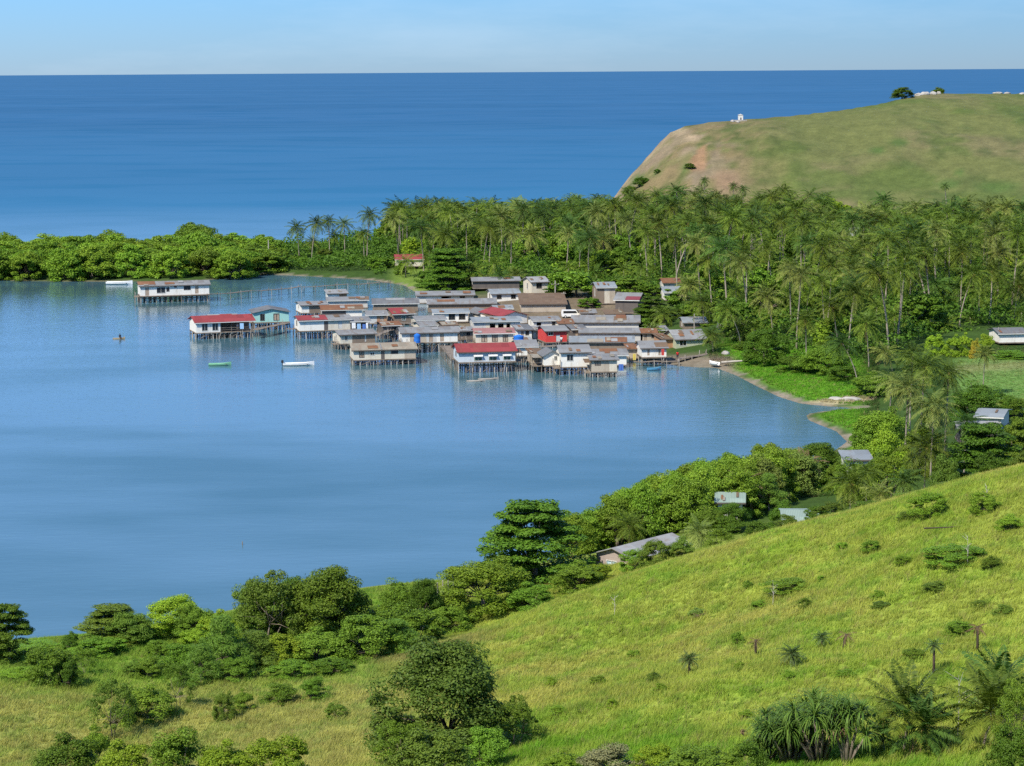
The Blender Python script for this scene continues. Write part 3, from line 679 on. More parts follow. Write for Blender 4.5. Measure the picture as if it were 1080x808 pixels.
    for k, (cx, yt, w_) in enumerate(((1006, 352, 22), (1016, 350, 20), (1040, 352, 22), (985, 352, 26))):
        T(('broad banana clump left of the yellow shrubs', 'banana clump just behind the yellow shrubs', 'banana clump between the yellow shrubs and the stilt house', 'leafy clump at the left end of the banana row')[k], cx, yt, w_, 'bush', 470 + k, mat='bright', name='banana_clump', cat='banana plant')
    T('row of low bushes below the white stilt house by the field', 1064, 369, 44, 'bush', 464, mat='mid')
PAL = 'coconut_palm'
def palm_px(label, cx, yc, Y=None, base=None, lean=0, crown=0, cs=1., mat=None, dead=True, group=None, **kw):
    """crown centre seen at (cx, yc); foot straight below, or at base px"""
    z_c = P(cx, yc, Y); tm, top = PT[lean]
    bx = PX(base if base is not None else cx, Y); dx = z_c.x - bx
    zg = h1(bx, Y); h = max((z_c.z - zg) / top.z, .8)
    rz = 0
    if abs(dx) > .2:
        best = min(range(5), key=lambda k: abs(PT[k][1].x - abs(dx) / h)); lean = best; tm, top = PT[best]; h = (z_c.z - zg) / top.z
        rz = 0 if dx > 0 else math.pi
    else: bx -= top.x * h; rz = 0
    return palm((bx, Y, zg - .1), h, lean, rz, crown, cs, mat, dead, label=label, group=group, **kw)
def single_palms():
    G_ = 'coconut palms standing alone'
    for cx, yc, Y, b_, cs, lab in ((313, 240, 735, 318, .95, 'first palm from the tall bare pole on the spit, crown nodding left'), (333, 235, 728, 331, 1.0, 'second palm from the tall bare pole on the spit'), (346, 233, 740, 350, .8, 'small crowned palm in the middle of the spit row'), (362, 236, 730, 366, .9, 'palm right of the middle of the spit row'), (391, 226, 728, 389, .98, 'tallest palm on the spit, last but one before the beach'), (383, 246, 720, 386, .85, 'lower palm beside the tallest palm on the spit'), (352, 248, 742, 356, .75, 'short leaning palm hidden in the spit row'), (330, 254, 745, 332, .8, 'low palm close under the second spit palm')):
        palm_px(lab, cx, yc, Y, b_, cs=cs, crown=int(cx) % 5, dead=False, group=G_)
    # headland foot palms that stand clear of the grove
    for cx, yc, Y, cs, lab in ((743, 190, 862, .55, 'small palm alone on the bare slope under the orange landslip'), (722, 205, 872, .6, 'thin palm at the foot of the landslip slope'), (773, 196, 858, .6, 'nearly leafless palm pole at the foot of the headland'), (783, 199, 856, .62, 'thin palm next to the leafless pole at the headland foot'), (996, 196, 840, .5, 'tiny palm alone on the green headland slope'), (694, 206, 880, .6, 'thin palm farthest left at the headland foot')):
        palm_px(lab, cx, yc, Y, cx, cs=cs, crown=int(cx) % 5, mat='palmd', dead=False, group=G_)
    L = [
        (768, 325, 500, 781, .95, None, 'palm with a strongly leaning trunk at the right end of the village'),
        (808, 312, 505, 815, 1.05, 'palmy', 'tall yellowish palm with leaning grey trunk above the round shore tree'),
        (750, 352, 492, 752, .72, None, 'short palm in front of the brown gabled house'),
        (688, 348, 528, 688, .82, 'palmy', 'low golden palm in the middle of the village houses'),
        (849, 337, 470, 850, 1.0, None, 'palm behind the glossy tree of the grass bank'),
        (914, 340, 460, 916, 1.05, None, 'tall straight palm with a long bare trunk right of the grass bank'),
        (889, 361, 436, 905, .9, 'palmd', 'palm leaning left over the end of the grass bank'),
        (933, 371, 452, 941, .8, 'palmy', 'low leaning palm between the grass bank and the field'),
        (878, 322, 480, 884, .95, None, 'palm with drooping crown behind the straight long-trunked palm'),
        (985, 300, 540, 984, 1.1, 'palmd', 'tall palm at the left end of the dark trunk row'),
        (1051, 292, 545, 1051, 1.1, None, 'tall dark crowned palm just left of the white stilt house'),
        (1038, 372, 418, 1038, .62, 'palmy', 'thin lone palm standing in front of the green field'),
        (1075, 300, 530, 1068, 1.0, None, 'palm leaning right above the white stilt house'),
        (958, 408, 345, 956, 1.0, 'palmy', 'palm with pale straight trunk at the left of the big palm clump'),
        (975, 385, 352, 972, 1.05, None, 'tallest palm of the clump above the hillside, brown skirt below'),
        (1000, 392, 358, 1000, .9, None, 'palm on the right shoulder of the big palm clump'),
        (985, 428, 332, 985, 1.05, 'palmy', 'low yellowish palm in front of the big palm clump'),
        (940, 400, 372, 940, .8, 'palmy', 'drooping palm at the left edge of the big palm clump'),
        (962, 372, 380, 962, .85, None, 'palm behind the big clump with a worn brown crown'),
        (1020, 445, 318, 1020, .7, 'palmd', 'small dark palm left of the blue grey roof'),
        (978, 470, 296, 978, .92, None, 'young palm with upright fronds on the edge of the hillside'),
        (916, 496, 288, 916, .62, None, 'short palm just right of the little white house'),
        (897, 508, 272, 899, .80, None, 'squat palm with brown skirt at the hillside edge below the white house'),
        (955, 506, 268, 955, .6, 'palmd', 'short bushy palm nestled on the hillside crest'),
        (848, 488, 326, 852, .7, 'dead', 'withered tan palm beside the dark round tree on the shore path'),
        (712, 530, 292, 712, .8, 'palmd', 'dark upright palm among the mangroves near the brick house'),
        (783, 513, 300, 783, .8, 'dead', 'ragged palm with hanging tan fronds above the green roofs'),
        (664, 553, 283, 664, .7, None, 'palm behind the brick house roof'),
        (738, 560, 262, 738, .62, 'palmy', 'young palm arching over the right end of the brick house roof'),
        (930, 520, 262, 930, .55, 'palmy', 'young bright palm right of the squat brown skirted palm'),
    ]
    for k, (cx, yc, Y, b_, cs, mat, lab) in enumerate(L):
        palm_px(lab, cx, yc, Y, b_, cs=cs, mat=mat, crown=k % 5, group=G_, dead=mat != 'dead')
def near_side():
    # mangrove wood between the hillside and the bay
    def mg():
        px = g.uniform(596, 842); Ya, Yb = np.interp(px, [596, 700, 770, 842], [284, 288, 292, 318]), np.interp(px, [596, 640, 700, 760, 842], [292, 303, 318, 338, 352])
        Y = g.uniform(Ya, Yb); x = PX(px, Y)
        return (x, Y) if in_land(x, Y, -2) and px < 842 else None
    for x, Y in sorted(scatter(46, mg, 3.1, 4000), key=lambda q: q[1]):
        px, _ = pix_of(x, Y, 3); yt = np.interp(px, [590, 620, 660, 700, 735, 770, 810, 842], [548, 534, 514, 497, 485, 474, 470, 474]) + g.uniform(-2, 12)
        top = min(P(px, yt, Y).z, 9.5); zg = h1(x, Y); 
        mk = 'mangrove' if px < 800 or g.random() < .4 else 'tan'
        o = plant('mangrove_tree', None, 'mangrove', (x, Y, max(zg, 0)), g.uniform(5.2, 8.0), max(top - max(zg, 0), 3.2), 'mangrove_near', mat=mk, group='mangroves below the grassy hillside')
        o['_px'] = px; o['_Y'] = Y; EDGE.append(o)
    T('dark feathery tree standing in front of the mangroves by the green roofs', 812, 500, 46, 'casuarina', 300, mat='fine', k=0, wy=6)
    T('dark green tree hiding the foot of the ragged tan palm', 770, 530, 46, 'round', 284, mat='dark', k=1)
    T('dark leafy tree between the brick house and the green roofs', 745, 535, 40, 'round', 282, mat='mid', k=2)
    T('leafy bush under the eave of the left green roof', 768, 545, 44, 'bush', 281, mat='dark')
    T('bush under the eave of the right green roof', 842, 551, 34, 'bush', 262, mat='mid')
    T('glossy bush beside the right end of the green roofs', 828, 528, 36, 'bush', 280, mat='dark')
    T('dark round tree beside the withered tan palm on the shore', 866, 465, 62, 'round', 336, mat='dark', k=0)
    T('low green hedge bush behind the shore clearing', 846, 503, 40, 'bush', 326, mat='mid')
    T('bush left of the little white house', 884, 486, 26, 'bush', 322, mat='mid')
    T('leafy bush in front of the little white house', 902, 483, 42, 'bush', 306, mat='mid')
    T('broad bush hiding the right corner of the little white house', 926, 477, 46, 'bush', 308, mat='dark')
    T('feathery pale tree right of the little white house', 940, 478, 56, 'open', 300, mat='mangrove', k=1)
    T('large dark glossy tree on the right crest of the hillside', 1040, 447, 96, 'layered', 292, mat='dark', k=0)
    T('dark tree overlapping the blue grey roof on its right', 1076, 440, 50, 'layered', 300, mat='mid', k=1)
    T('dark rounded tree standing below the green field', 1030, 404, 66, 'round', 384, mat='dark', k=2)
    T('green tree behind the big palm clump on the shore side', 930, 430, 60, 'round', 352, mat='mid', k=0)
    T('leafy green bush under the pale straight palm trunk', 935, 448, 50, 'bush', 330, mat='bright')
    T('dense bush at the foot of the big palm clump', 975, 440, 50, 'bush', 336, mat='mid')
    T('bright bush at the water side of the big palm clump', 915, 440, 34, 'bush', 352, mat='mid')
    T('small tree at the bottom right corner of the green field', 1070, 418, 40, 'round', 392, mat='mid', k=1)
    T('rounded olive bush on the crest next to the young upright palm', 1000, 480, 40, 'bush', 270, mat='olive')
    for k, (cx, yt, w_, Y, key, mk, lab) in enumerate((
        (1000, 508, 18, 238, 'bush', 'tan', 'small rusty bush on the hillside crest'), (878, 528, 30, 252, 'bush', 'olive', 'olive bush on the crest below the squat palm'), (862, 532, 26, 256, 'bush', 'dark', 'dark bush at the crest beside the green roof corner'),
        (690, 568, 36, 252, 'bush', 'olive', 'brownish bush in front of the brick house roof'), (668, 578, 30, 255, 'bush', 'mid', 'green bush hiding the lower wall of the brick house'), (720, 566, 30, 252, 'bush', 'olive', 'bush on the crest at the right gable of the brick house'),
        (760, 556, 36, 252, 'bush', 'mid', 'low bush on the crest under the arching young palm'), (800, 548, 34, 252, 'bush', 'dark', 'bush on the crest below the dark feathery tree'), (832, 542, 26, 252, 'bush', 'olive', 'rust tinged bush on the crest left of the olive bush'),
        (628, 594, 34, 252, 'bush', 'bright', 'bright bush left of the brick house'), (604, 590, 50, 256, 'bush', 'mid', 'green bush between the tall dark tree and the brick house'), (955, 520, 30, 244, 'bush', 'mid', 'low green bush on the crest beneath the bushy palm'),
        (1050, 478, 44, 262, 'bush', 'dark', 'dark bush on the crest under the large glossy tree'), (1085, 474, 40, 255, 'bush', 'olive', 'olive bush at the far right end of the crest'), (915, 528, 30, 246, 'bush', 'mid', 'low bush on the crest right of the squat palm'))):
        T(lab, cx, yt, w_, key, Y, mat=mk, name='crest_bush', cat='bush')
    # trees along the near shore
    T('tall dark tree with layered limbs standing beside the brick house', 563, 528, 124, 'layered', 262, mat='dark', k=1)
    T('round green tree in front of the tall layered dark tree', 508, 589, 100, 'round', 248, mat='mangrove', k=0)
    T('bright green bush at the right foot of the tall layered tree', 610, 592, 60, 'bush', 250, mat='mid')
    T('low shrub at the foot of the round green tree on the crest', 560, 615, 56, 'bush', 246, mat='mid')
    T('small dark shore tree behind the wire fence', 445, 609, 40, 'round', 245, mat='dark', k=1)
    T('smaller shore tree left of the wire fence', 415, 612, 46, 'round', 246, mat='mid', k=2)
    T('largest round dark tree on the near shore', 340, 597, 98, 'round', 240, mat='mid', k=1)
    T('olive tree with brown hanging fronds left of the largest round tree', 277, 603, 78, 'open', 238, mat='olive', k=0)
    T('olive crowned tree filling in behind the brown hanging fronds', 268, 610, 60, 'round', 243, mat='olive', k=2)
    T('dark tree between the two halves of the largest shore trees', 305, 606, 44, 'round', 244, mat='dark', k=0)
    T('bright vine covered tree on the near shore', 178, 627, 66, 'round', 243, mat='bright', k=1)
    T('dark companion of the bright vine covered tree', 198, 636, 44, 'round', 240, mat='mid', k=2)
    T('bright climber covered shrub left of the largest trees', 222, 642, 46, 'bush', 238, mat='bright')
    T('spreading olive tree between the edge tree and the vine covered tree', 110, 638, 76, 'layered', 241, mat='olive', k=0)
    T('shaggy tree touching the spreading olive tree', 132, 645, 50, 'round', 239, mat='olive', k=1)
    T('dark flat topped tree cut by the edge of the view', 0, 637, 60, 'layered', 228, mat='dark', k=1)
    T('small twisted bush on the shore left of the spreading olive tree', 66, 666, 20, 'bush', 236, mat='dark')
    T('low green scrub along the shore beside the flat topped tree', 22, 678, 60, 'bush', 236, mat='mangrove')
    T('low scrub of the shore under the spreading olive tree', 80, 683, 60, 'bush', 234, mat='mid')
    L = [
        (45, 680, 55, 722, 'bush', 'mid', 'pale topped bush in the field below the shore scrub'), (60, 690, 34, 724, 'bush', 'dark', 'dark half of the field bush below the shore scrub'), (80, 682, 32, 712, 'open', 'mangrove', 'small rounded tree on a thin stem in the left field'),
        (132, 695, 25, 713, 'bush', 'olive', 'olive bush beside the bare earth strip'), (185, 678, 55, 708, 'bush', 'mid', 'spreading bush at the foot of the feathery trees'), (160, 674, 34, 694, 'bush', 'mid', 'leafy bush below the vine covered tree'),
        (228, 650, 65, 712, 'casuarina', 'fine', 'feathery tree with a pale thin trunk'), (262, 666, 69, 706, 'casuarina', 'fine', 'wide feathery tree in front of the largest shore trees'), (205, 680, 55, 722, 'casuarina', 'fine', 'low feathery tree spreading over the left field'),
        (180, 698, 39, 748, 'open', 'dark', 'small dark tree on a crooked stem in the middle of the left field'), (108, 716, 56, 780, 'open', 'olive', 'thin twiggy olive tree in the left field'), (145, 720, 65, 760, 'bush', 'mid', 'green bushes beside the twiggy olive tree'),
        (228, 729, 25, 762, 'round', 'olive', 'small round olive tree with a dark stem in the left field'), (250, 726, 28, 752, 'bush', 'mid', 'green bush right of the small round olive tree'), (290, 720, 43, 742, 'bush', 'mid', 'flat green shrub left of the big dark tree'), (325, 714, 36, 740, 'bush', 'mid', 'low shrub on the dry grass strip'),
        (350, 740, 25, 760, 'bush', 'olive', 'brownish shrub left of the big dark tree'), (330, 662, 76, 700, 'bush', 'mid', 'broad shrub under the largest round tree'), (385, 648, 83, 694, 'bush', 'mid', 'shrub mass between the largest round tree and the crest'), (430, 638, 76, 682, 'bush', 'mid', 'shrub below the wire fence'),
        (415, 653, 55, 690, 'casuarina', 'fine', 'feathery shrub along the dry grass strip'), (290, 666, 55, 704, 'bush', 'bright', 'bright shrub with a bare stake under the largest round tree'), (360, 638, 55, 668, 'bush', 'mid', 'leafy shrub behind the shrub mass'), (470, 638, 48, 668, 'bush', 'mid', 'small shrub at the left foot of the round green tree'),
        (455, 770, 100, 830, 'bush', 'olive', 'light green bush at the foot of the big dark tree'), (415, 760, 60, 815, 'open', 'mid', 'airy bush hugging the left of the light green bush'), (540, 735, 60, 790, 'open', 'mid', 'thin shrubs growing out of the right side of the big dark tree'), (510, 765, 60, 812, 'bush', 'mid', 'shrub at the right foot of the big dark tree'),
        (60, 776, 80, 840, 'bush', 'dark', 'dark glossy bush in the bottom corner of the left field'), (120, 782, 70, 840, 'bush', 'bright', 'bright leafy bush next to the dark glossy bush'), (175, 768, 80, 836, 'bush', 'mid', 'dull green bush in the middle of the lowest bush row'), (225, 778, 70, 838, 'bush', 'bright', 'bright bush right of the dull green bush'), (280, 776, 80, 836, 'bush', 'bright', 'last bright bush of the lowest bush row'), (90, 764, 40, 815, 'bush', 'mangrove', 'upper bush of the lowest row, behind the dark glossy bush'),
        (640, 786, 80, 826, 'bush', 'grey', 'grey green dry bush at the bottom of the hillside'), (690, 784, 44, 818, 'bush', 'bright', 'bright bush beside the grey dry bush'), (735, 786, 90, 830, 'bush', 'mid', 'leafy green bush left of the pandanus clump'), (790, 780, 50, 822, 'bush', 'dark', 'dark bush tucked against the pandanus clump'),
        (590, 790, 50, 820, 'bush', 'mangrove', 'yellow green bush between the big dark tree and the grey dry bush'),
        (1078, 716, 50, 800, 'open', 'mid', 'leafy shrub behind the palms in the bottom corner'), (1078, 765, 60, 830, 'bush', 'dark', 'shrub covered corner under the big palm fronds'),
        (412, 631, 60, 664, 'bush', 'mid', 'green shrubs under the smaller shore tree by the fence'), (456, 627, 51, 652, 'bush', 'mangrove', 'pale shrub between the wire fence and the round green tree'), (240, 693, 46, 718, 'bush', 'mid', 'leafy shrub in front of the feathery trees'), (150, 693, 39, 716, 'bush', 'mid', 'shrub on the shore side of the crooked stem tree'),
        (300, 695, 51, 716, 'bush', 'mid', 'shrub in front of the bare stake shrub'), (345, 693, 51, 712, 'bush', 'dark', 'dark low shrub at the edge of the dry grass strip'), (200, 658, 43, 690, 'bush', 'bright', 'sunlit shrub at the foot of the vine covered tree'), (100, 671, 51, 690, 'bush', 'mid', 'shrub strip under the shaggy tree'), (15, 703, 51, 716, 'bush', 'mangrove', 'pale low shrub strip at the edge of the left field'), (120, 743, 34, 760, 'bush', 'olive', 'olive shrub at the foot of the twiggy tree'),
    ]
    for cx, yt, w_, yb, key, mk, lab in L:
        T(lab, cx, yt, w_, key, None, min(yb, 835), mat=mk, name='shrub' if key == 'bush' else 'small_tree', cat='shrub' if key == 'bush' else 'tree')
    T('big dark dome shaped tree standing alone on the hillside', 466, 676, 162, 'dense', None, 800, mat='oak', k=0)
    # scattered low shrubs on the slope
    S_ = [(833, 607, 46, 624, 'dark', 'widest dark green patch shrub on the hillside'), (790, 611, 12, 620, 'dark', 'small dark shrub left of the widest patch shrub'), (803, 633, 20, 641, 'mid', 'green shrub under the widest patch shrub'), (851, 629, 16, 641, 'dark', 'dark shrub right below the widest patch shrub'),
          (868, 607, 10, 613, 'mid', 'little shrub right of the widest patch shrub'), (890, 571, 16, 580, 'mid', 'left shrub of the pair on the upper slope'), (921, 567, 20, 582, 'dark', 'right shrub of the pair on the upper slope'), (956, 585, 18, 595, 'mid', 'small shrub in the middle of the upper slope'),
          (1010, 572, 60, 592, 'dark', 'long dark shrub with bare twigs on the upper slope'), (1050, 583, 22, 600, 'dark', 'shrub right of the long twiggy shrub'), (990, 613, 30, 623, 'olive', 'dull shrub in the middle of the right slope'), (982, 512, 40, 545, 'mid', 'broad shrub high on the right slope'), (1040, 515, 34, 540, 'mid', 'light shrub with a thin stem near the top of the slope'),
          (934, 634, 22, 641, 'olive', 'flat dull shrub in the middle of the slope'), (779, 665, 14, 679, 'dark', 'dark shrub beside the brown cycad stem'), (782, 697, 12, 706, 'mid', 'tiny green shrub below the brown cycad stem'), (668, 685, 14, 694, 'mid', 'tiny green shrub on the left slope'), (690, 706, 18, 720, 'olive', 'dull shrub left of the skirted cycad'),
          (697, 719, 16, 731, 'mid', 'green shrub below the dull shrub by the skirted cycad'), (630, 712, 20, 724, 'mid', 'low green shrub right of the big dark tree'), (580, 712, 14, 726, 'mid', 'first little shrub off the big dark tree'), (587, 742, 22, 756, 'mid', 'shrub in the green gully right of the big dark tree'), (645, 735, 14, 748, 'bright', 'bright shrub in the green gully'),
          (1016, 652, 34, 670, 'dark', 'dark leaning shrub left of the tall dark cycad'), (1064, 636, 22, 648, 'olive', 'dry shrub near the right edge of the slope'), (1037, 632, 16, 640, 'olive', 'small dry shrub above the dark leaning shrub'), (970, 682, 26, 694, 'dark', 'flat dark shrub behind the lone cycad stem'), (895, 706, 22, 714, 'mid', 'flat green shrub in the lower slope'),
          (736, 641, 18, 650, 'tan', 'rusty little shrub on the left slope'), (1070, 540, 30, 560, 'mid', 'green shrub at the right edge of the upper slope'), (960, 538, 20, 548, 'olive', 'small olive shrub under the crest'), (930, 622, 16, 630, 'mid', 'small round shrub below the upper slope pair'), (835, 706, 14, 716, 'mid', 'small green shrub under the bushy cycad'), (790, 748, 18, 758, 'mid', 'spiky tuft left of the pandanus clump')]
    for cx, yt, w_, yb, mk, lab in S_:
        yt += (yb - yt) * .22; mk = {'dark': 'mid', 'mid': 'mangrove'}.get(mk, mk)
        T(lab, cx, yt - 2, w_ * 1.1, 'bush', None, yb, mat=mk, name='slope_shrub', cat='shrub')
# ---------------------------------------------------------------- building materials
def iron(name, col, rust, amount=.5, rough=.7, metal=.0):
    """corrugated roofing: sheets of slightly different age, rust creeping in"""
    m, n, l, b = nt(name)
    tc = n.new('ShaderNodeTexCoord').outputs['Object']; sp = n.new('ShaderNodeSeparateXYZ'); l.new(tc, sp.inputs[0])
    wn_ = n.new('ShaderNodeTexWhiteNoise'); wn_.noise_dimensions = '2D'
    cb = n.new('ShaderNodeCombineXYZ'); l.new(math_(n, l, 'FLOOR', math_(n, l, 'MULTIPLY', sp.outputs[0], .62)), cb.inputs[0]); l.new(math_(n, l, 'FLOOR', math_(n, l, 'MULTIPLY', sp.outputs[1], .4)), cb.inputs[1])
    l.new(cb.outputs[0], wn_.inputs['Vector'])
    oi = n.new('ShaderNodeObjectInfo').outputs['Random']
    c = mixc(n, l, col, tuple(x * .70 for x in col), wn_.outputs['Value'])
    f = noise(n, l, tc, .55, 5, .7, (1.6, .7, 1))
    f = math_(n, l, 'ADD', f, math_(n, l, 'MULTIPLY', oi, .10))
    c = mixc(n, l, c, rust, ramp(n, l, f, [(.66 - .22 * amount, 0.), (.86 - .2 * amount, .85)]))
    l.new(c, b.inputs['Base Color']); b.inputs['Roughness'].default_value = rough; b.inputs['Specular IOR Level'].default_value = .2
    w_ = n.new('ShaderNodeTexWave'); w_.inputs['Scale'].default_value = 1.6; w_.bands_direction = 'X'; l.new(tc, w_.inputs['Vector'])
    bp = n.new('ShaderNodeBump'); bp.inputs['Strength'].default_value = .5; bp.inputs['Distance'].default_value = .04; l.new(w_.outputs[0], bp.inputs['Height']); l.new(bp.outputs[0], b.inputs['Normal'])
    return m
def boards(name, col, second, amt=.5, scale=.8, step=.22):
    """painted or bare boarding with weather streaks and board joints"""
    m, n, l, b = nt(name)
    tc = n.new('ShaderNodeTexCoord').outputs['Object']; sp = n.new('ShaderNodeSeparateXYZ'); l.new(tc, sp.inputs[0])
    f = noise(n, l, tc, scale, 5, .7, (1.3, 1.3, .45))
    c = mixc(n, l, col, second, ramp(n, l, f, [(.62 - .25 * amt, 0.), (.88 - .2 * amt, .9)]))
    j = math_(n, l, 'LESS_THAN', math_(n, l, 'FRACT', math_(n, l, 'MULTIPLY', sp.outputs[2], 1 / step)), .10)
    c = mixc(n, l, c, tuple(x * .62 for x in col), math_(n, l, 'MULTIPLY', j, .55))
    l.new(c, b.inputs['Base Color']); b.inputs['Roughness'].default_value = .7; return m
RUST = (.26, .115, .050)
ROOF = {
    'grey': iron('grey_roofing_iron', (0.242, 0.244, 0.238), (0.162, 0.123, 0.093), .42),
    'dgrey': iron('dull_grey_roofing_iron', (0.170, 0.172, 0.170), (0.128, 0.098, 0.076), .45),
    'blue': iron('bluish_roofing_iron', (0.257, 0.284, 0.295), (0.170, 0.145, 0.119), .35),
    'pale': iron('pale_roofing_iron', (0.312, 0.312, 0.300), (0.230, 0.187, 0.145), .42),
    'tan': iron('tan_roofing_iron', (0.312, 0.277, 0.211), (0.230, 0.170, 0.119), .55),
    'red': iron('red_painted_iron', (.285, .052, .052), (0.238, 0.068, 0.051), .3),
    'maroon': iron('maroon_painted_iron', (0.203, 0.047, 0.058), (0.170, 0.068, 0.060), .4),
    'pink': iron('faded_pink_iron', (0.343, 0.172, 0.156), (0.289, 0.136, 0.111), .55),
    'rust': iron('rusty_iron', (0.234, 0.117, 0.058), (0.170, 0.072, 0.038), .8, .75),
    'brown': iron('brown_iron', (0.187, 0.129, 0.082), (0.145, 0.089, 0.055), .7, .8),
    'green': iron('pale_green_iron', (0.281, 0.359, 0.296), (0.255, 0.289, 0.221), .3),
}
WALL = {
    'white': boards('white_painted_boards', (.74, .71, .63), (.47, .41, .32), .45),
    'ivory': boards('ivory_painted_boards', (.60, .545, .43), (.42, .345, .25), .55),
    'cream': boards('cream_painted_boards', (.60, .53, .40), (.42, .33, .23), .5),
    'pale': boards('pale_blue_boards', (.50, .56, .59), (.38, .38, .36), .4),
    'grey': boards('grey_fibre_boards', (.50, .49, .45), (.34, .31, .27), .5),
    'turq': boards('turquoise_boards', (.30, .54, .48), (.27, .40, .35), .3),
    'brown': boards('bare_brown_boards', (.22, .165, .115), (.13, .095, .070), .6),
    'tan': boards('tan_boards', (.42, .355, .27), (.29, .23, .165), .6),
    'red': boards('red_painted_boards', (.58, .050, .040), (.40, .055, .045), .3),
    'orange': boards('orange_brown_boards', (.40, .215, .110), (.26, .135, .075), .5),
    'dark': boards('dark_weathered_boards', (.115, .095, .080), (.065, .055, .050), .6),
    'green': boards('dull_green_boards', (.40, .42, .28), (.30, .28, .19), .5),
    'brick': boards('greyish_brick', (.36, .29, .245), (.25, .20, .17), .6, 1.6, .3),
}
POST = plain('weathered_post', (.25, .215, .175), .9, .5, 1.2, second=(.115, .095, .078))
PALEPOST = plain('bleached_post', (.44, .40, .34), .9, .4, 1.2)
DECK = plain('deck_boards', (.24, .195, .150), .9, .45, 1.0)
TRIM = plain('white_trim', (.62, .61, .56), .6, .2, 2)
DTRIM = plain('dark_trim', (.12, .10, .085), .7, .3, 2)
def glassy(name, c, r=.12):
    m, n, l, b = nt(name); b.inputs['Base Color'].default_value = c4(c); b.inputs['Roughness'].default_value = r; b.inputs['Specular IOR Level'].default_value = .5; return m
PANE = glassy('dark_window_glass', (.020, .022, .024)); LOUV = glassy('green_louvre_glass', (.045, .105, .070), .2); LBLUE = glassy('light_blue_louvre', (.42, .56, .64), .3)
TANSH = plain('tan_shutter', (.40, .31, .23), .8, .3, 2)
TANKB = plain('blue_plastic', (.025, .155, .52), .45, .12, 1)
# ---------------------------------------------------------------- walls with real openings
def wall_face(mb, O, U, w, h, ops, inn, dep=.14):
    O = Vector(O); U = Vector(U); inn = Vector(inn) * dep; Z = Vector((0, 0, 1))
    xs = sorted({0., w, *[o[0] for o in ops], *[o[1] for o in ops]}); zs = sorted({0., h, *[o[2] for o in ops], *[o[3] for o in ops]})
    for a, b in zip(xs, xs[1:]):
        for c, d in zip(zs, zs[1:]):
            mx, mz = (a + b) / 2, (c + d) / 2
            if any(o[0] < mx < o[1] and o[2] < mz < o[3] for o in ops): continue
            mb.quad(O + U * a + Z * c, O + U * b + Z * c, O + U * b + Z * d, O + U * a + Z * d)
    for a, b, c, d in [o[:4] for o in ops]:
        q = [O + U * a + Z * c, O + U * b + Z * c, O + U * b + Z * d, O + U * a + Z * d]
        for k in range(4): mb.quad(q[k], q[k] + inn, q[(k + 1) % 4] + inn, q[(k + 1) % 4])
def fill_opening(root, O, U, inn, o):
    """window frame with its pane, door leaf, awning ... o = (u0, u1, z0, z1, kind)"""
    O = Vector(O); U = Vector(U); N = -Vector(inn); Z = Vector((0, 0, 1)); u0, u1, z0, z1, kd = o
    if kd == 'o': return
    def slab(a, b, c, d, t0, t1):
        mb = MB(); p = [O + U * a + Z * c, O + U * b + Z * c, O + U * b + Z * d, O + U * a + Z * d]
        f = [q + N * t1 for q in p]; k = [q + N * t0 for q in p]
        mb.quad(*f); mb.quad(*k[::-1])
        for j in range(4): mb.quad(f[j], k[j], k[(j + 1) % 4], f[(j + 1) % 4])
        return mb
    if kd == 'd' or kd == 'D':
        slab(u0 + .03, u1 - .03, z0 + .02, z1 - .03, -.10, -.05).build('door', TANSH if kd == 'd' else TRIM, root, weld=True); return
    t = .09; mb = MB()
    for a, b, c, d in ((u0 - t, u1 + t, z1, z1 + t), (u0 - t, u1 + t, z0 - t, z0), (u0 - t, u0, z0, z1), (u1, u1 + t, z0, z1), ((u0 + u1) / 2 - .03, (u0 + u1) / 2 + .03, z0, z1)):
        s = slab(a, b, c, d, -.02, .045); i = len(mb.v); mb.v += s.v; mb.f += [tuple(i + q for q in f) for f in s.f]
    fm = mb.build('window', DTRIM if kd in ('k', 't') else TRIM, root)
    slab(u0 + .004, u1 - .004, z0 + .004, z1 - .004, -.10, -.07).build('pane', {'w': PANE, 'k': PANE, 'g': LOUV, 'a': LOUV, 't': TANSH, 'b': LBLUE}[kd], fm)
    if kd == 'a':                                                # white flap awning above the louvres
        mb = MB(); q = [O + U * (u0 - .2) + Z * (z1 + .75), O + U * (u1 + .2) + Z * (z1 + .75), O + U * (u1 + .2) + N * .5 + Z * (z1 + .25), O + U * (u0 - .2) + N * .5 + Z * (z1 + .25)]
        q = [v + N * .02 for v in q]; lo = [v - Z * .04 for v in q]
        mb.quad(*q); mb.quad(*lo[::-1])
        for j in range(4): mb.quad(q[j], lo[j], lo[(j + 1) % 4], q[(j + 1) % 4])
        mb.build('awning', TRIM, root, weld=True)
hrng = np.random.default_rng(2024)
HOUSES = []
